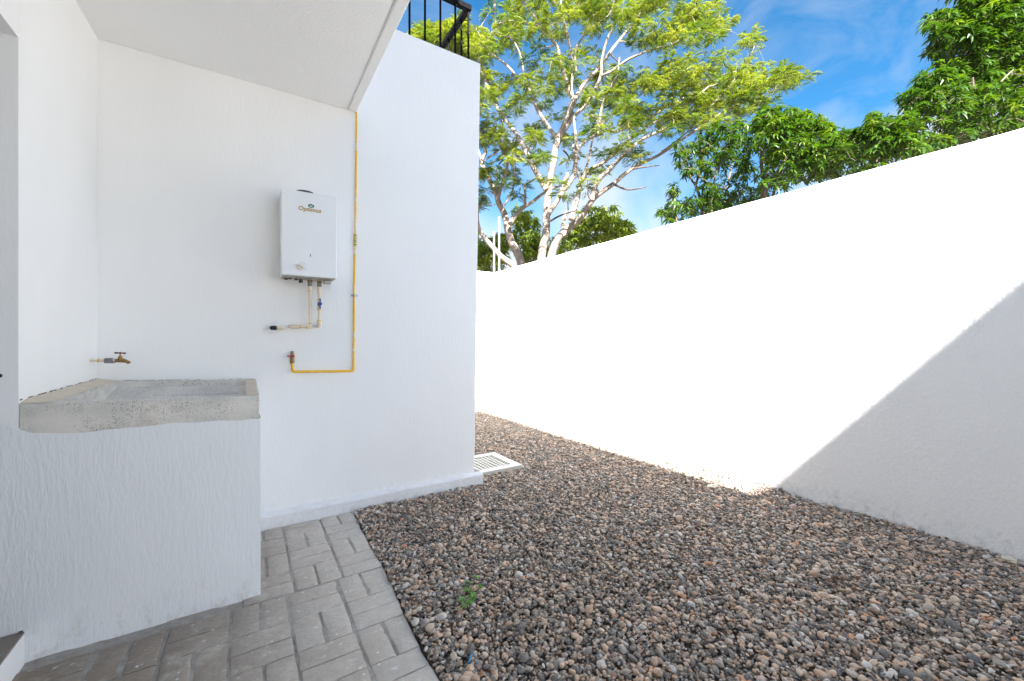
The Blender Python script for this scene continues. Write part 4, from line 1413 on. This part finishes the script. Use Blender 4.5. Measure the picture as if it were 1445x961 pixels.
# --- glossy broad-leaved trees beyond the long wall
def glossy_tree(label, D, base, forks, blobs, leaf=(0.15, 0.21), dspread=1.0, tint=0.38, mat=None, name='mango_tree', trunk_r=0.09, bark_m=None):
    tree = empty(name, tuple(at(base[0], 480, D).xy) + (-0.03,), label, 'tree')
    g, nodes = Geo(), []
    for k, (pts, r0, r1, dd) in enumerate(forks):
        limb(g, nodes, pts, D, D + dd, r0, r1, 7)
    blobs = [(u, v, a, b, int(q * 1.3)) for u, v, a, b, q in blobs]
    cp = blobs_to_points(blobs, D, dspread)
    twigs(g, nodes, cp, rmax=0.018, rmin=0.004, sag=0.02)
    g.build('trunk', bark_m or M_bark2, tree, smooth=True)
    n = len(cp)
    az = rng.uniform(0, 6.283, n)
    Rm = rotz(az) @ rotx(np.abs(rng.normal(0.15, 0.30, n))) @ rotz(rng.uniform(0, 6.283, n))
    # shoots at the outside of the crown carry the fresh pale leaves
    ti_ = rng.normal(tint, 0.15, n) + (rng.random(n) < 0.16) * 0.30
    V, F, T = scatter(WHORLS, cp, Rm, rng.uniform(leaf[0] * 0.68, leaf[1] * 0.82, n), ti_)
    fast_mesh('crown', V, F, T, mat or M_mango, tree)
    return tree


glossy_tree('slender loose glossy-leaved tree with bare thin stems behind the middle of the long wall', 8.0, (990, 480),
            [([(985, 470), (988, 330), (990, 293), (983, 262), (975, 250), (968, 225)], .050, .014, .2), ([(982, 260), (988, 235), (990, 215), (985, 190)], .026, .010, -.3),
             ([(1004, 470), (1003, 310), (1005, 280), (1012, 245), (1030, 205)], .030, .010, -.5), ([(1024, 470), (1024, 300), (1027, 262), (1032, 235), (1035, 200)], .032, .012, .4)],
            [(975, 225, 22, 26, 34), (960, 208, 16, 10, 8), (1008, 205, 30, 30, 60), (1045, 205, 24, 34, 60), (1020, 245, 34, 22, 26), (1000, 275, 26, 16, 26), (1055, 240, 16, 18, 18)],
            leaf=(0.14, 0.20), tint=0.36)
glossy_tree('low dense leafy bush poking over the dip at the left end of the leafy row', 8.2, (960, 480),
            [([(956, 470), (955, 330), (952, 290), (950, 262)], .03, .008, .0), ([(958, 470), (962, 320), (966, 300)], .03, .010, .2)],
            [(952, 298, 20, 14, 38), (985, 292, 30, 12, 40), (950, 270, 6, 14, 10), (1020, 290, 34, 12, 44), (1055, 278, 30, 16, 44)],
            leaf=(0.13, 0.19), tint=0.45, name='leafy_bush')
glossy_tree('full rounded glossy-leaved tree with several pale stems in the middle of the leafy row', 6.9, (1085, 480),
            [([(1076, 470), (1075, 300), (1076, 262), (1073, 225), (1078, 190), (1085, 165)], .050, .014, .3), ([(1080, 470), (1080, 290), (1084, 262), (1100, 235), (1125, 205)], .035, .012, -.5),
             ([(1090, 470), (1090, 280), (1100, 258), (1108, 240), (1140, 215), (1165, 190)], .032, .010, .4), ([(1073, 230), (1090, 200), (1110, 180)], .022, .010, -.4)],
            [(1105, 172, 42, 22, 90), (1085, 190, 20, 36, 50), (1130, 190, 46, 32, 130), (1165, 205, 36, 30, 90), (1125, 232, 46, 22, 80), (1200, 205, 32, 24, 80), (1090, 255, 26, 14, 22), (1160, 240, 30, 14, 36)],
            leaf=(0.14, 0.20), tint=0.44)
glossy_tree('smaller glossy-leaved tree filling the gap low beside the tall dark tree', 6.0, (1235, 480),
            [([(1238, 470), (1238, 280), (1236, 225), (1232, 195), (1240, 160)], .035, .010, .2), ([(1246, 470), (1250, 250), (1262, 210), (1285, 190)], .03, .010, -.3)],
            [(1236, 172, 12, 14, 16), (1250, 185, 34, 18, 60), (1215, 206, 30, 22, 60), (1275, 178, 30, 20, 50), (1262, 212, 40, 18, 60), (1300, 200, 32, 14, 44), (1225, 240, 30, 10, 20)],
            leaf=(0.13, 0.19), tint=0.36)
glossy_tree('wide dark glossy-leaved tree spreading under the tall corner tree', 6.6, (1370, 480),
            [([(1390, 470), (1392, 260), (1395, 190), (1380, 150), (1372, 110)], .06, .016, .2), ([(1395, 195), (1360, 175), (1320, 150), (1290, 135)], .026, .008, -.4), ([(1380, 152), (1410, 120), (1430, 100)], .026, .010, .3),
             ([(1352, 470), (1354, 260), (1360, 200), (1345, 182)], .035, .012, -.3)],
            [(1325, 118, 38, 20, 80), (1300, 142, 34, 18, 60), (1350, 150, 50, 34, 150), (1400, 150, 50, 36, 150), (1440, 165, 30, 40, 70), (1480, 150, 60, 50, 90), (1345, 188, 40, 16, 50)],
            leaf=(0.13, 0.19), tint=0.36)
glossy_tree('tall dark glossy-leaved tree towering at the right edge over the long wall', 8.2, (1440, 480),
            [([(1470, 470), (1462, 260), (1448, 120), (1432, 95), (1405, 65), (1380, 60), (1345, 62)], .075, .010, -.2), ([(1448, 122), (1455, 60), (1450, 0), (1440, -60)], .05, .015, .4), ([(1405, 66), (1385, 45), (1362, 35), (1345, 30)], .022, .008, .3),
             ([(1382, 60), (1375, 40), (1390, 25)], .012, .006, -.2)],
            [(1328, 28, 24, 16, 34), (1345, 50, 28, 20, 44), (1320, 72, 14, 8, 9), (1340, 84, 20, 12, 18), (1375, 20, 30, 26, 70), (1400, 60, 40, 40, 130), (1440, 30, 44, 50, 150), (1450, 90, 36, 34, 90),
             (1372, 100, 40, 16, 60), (1425, 118, 44, 18, 70), (1385, -20, 50, 26, 80), (1450, -50, 70, 36, 100), (1510, 30, 60, 70, 120)],
            leaf=(0.19, 0.27), tint=0.34, dspread=1.1)
# --- farther off, seen between the stems
glossy_tree('rounded bushy tree in the distance just right of the feathery tree stems', 17.0, (850, 480),
            [([(850, 472), (850, 380), (846, 340), (835, 310)], .09, .03, .3), ([(850, 360), (870, 330), (885, 318)], .05, .02, -.4)],
            [(850, 330, 52, 26, 210), (835, 308, 30, 16, 70), (880, 335, 26, 24, 80), (810, 345, 24, 20, 60), (862, 300, 20, 10, 16)],
            leaf=(0.26, 0.36), tint=0.50, dspread=1.6, mat=M_mango_far)
glossy_tree('distant bushy tree seen between the forked stems of the feathery trees', 16.0, (745, 480),
            [([(745, 472), (745, 380), (742, 330), (738, 305)], .08, .03, .2)],
            [(742, 330, 20, 34, 120), (755, 355, 24, 18, 60), (735, 300, 12, 10, 14), (775, 350, 20, 16, 30)],
            leaf=(0.26, 0.36), tint=0.42, dspread=1.4, mat=M_mango_far)
glossy_tree('distant low bushy tree beside the house corner behind the end wall', 15.0, (690, 480),
            [([(690, 472), (690, 390), (692, 360)], .07, .03, .2)],
            [(690, 360, 26, 24, 130), (705, 345, 16, 16, 40), (660, 350, 30, 30, 60)],
            leaf=(0.25, 0.34), tint=0.46, dspread=1.2, mat=M_mango_far)
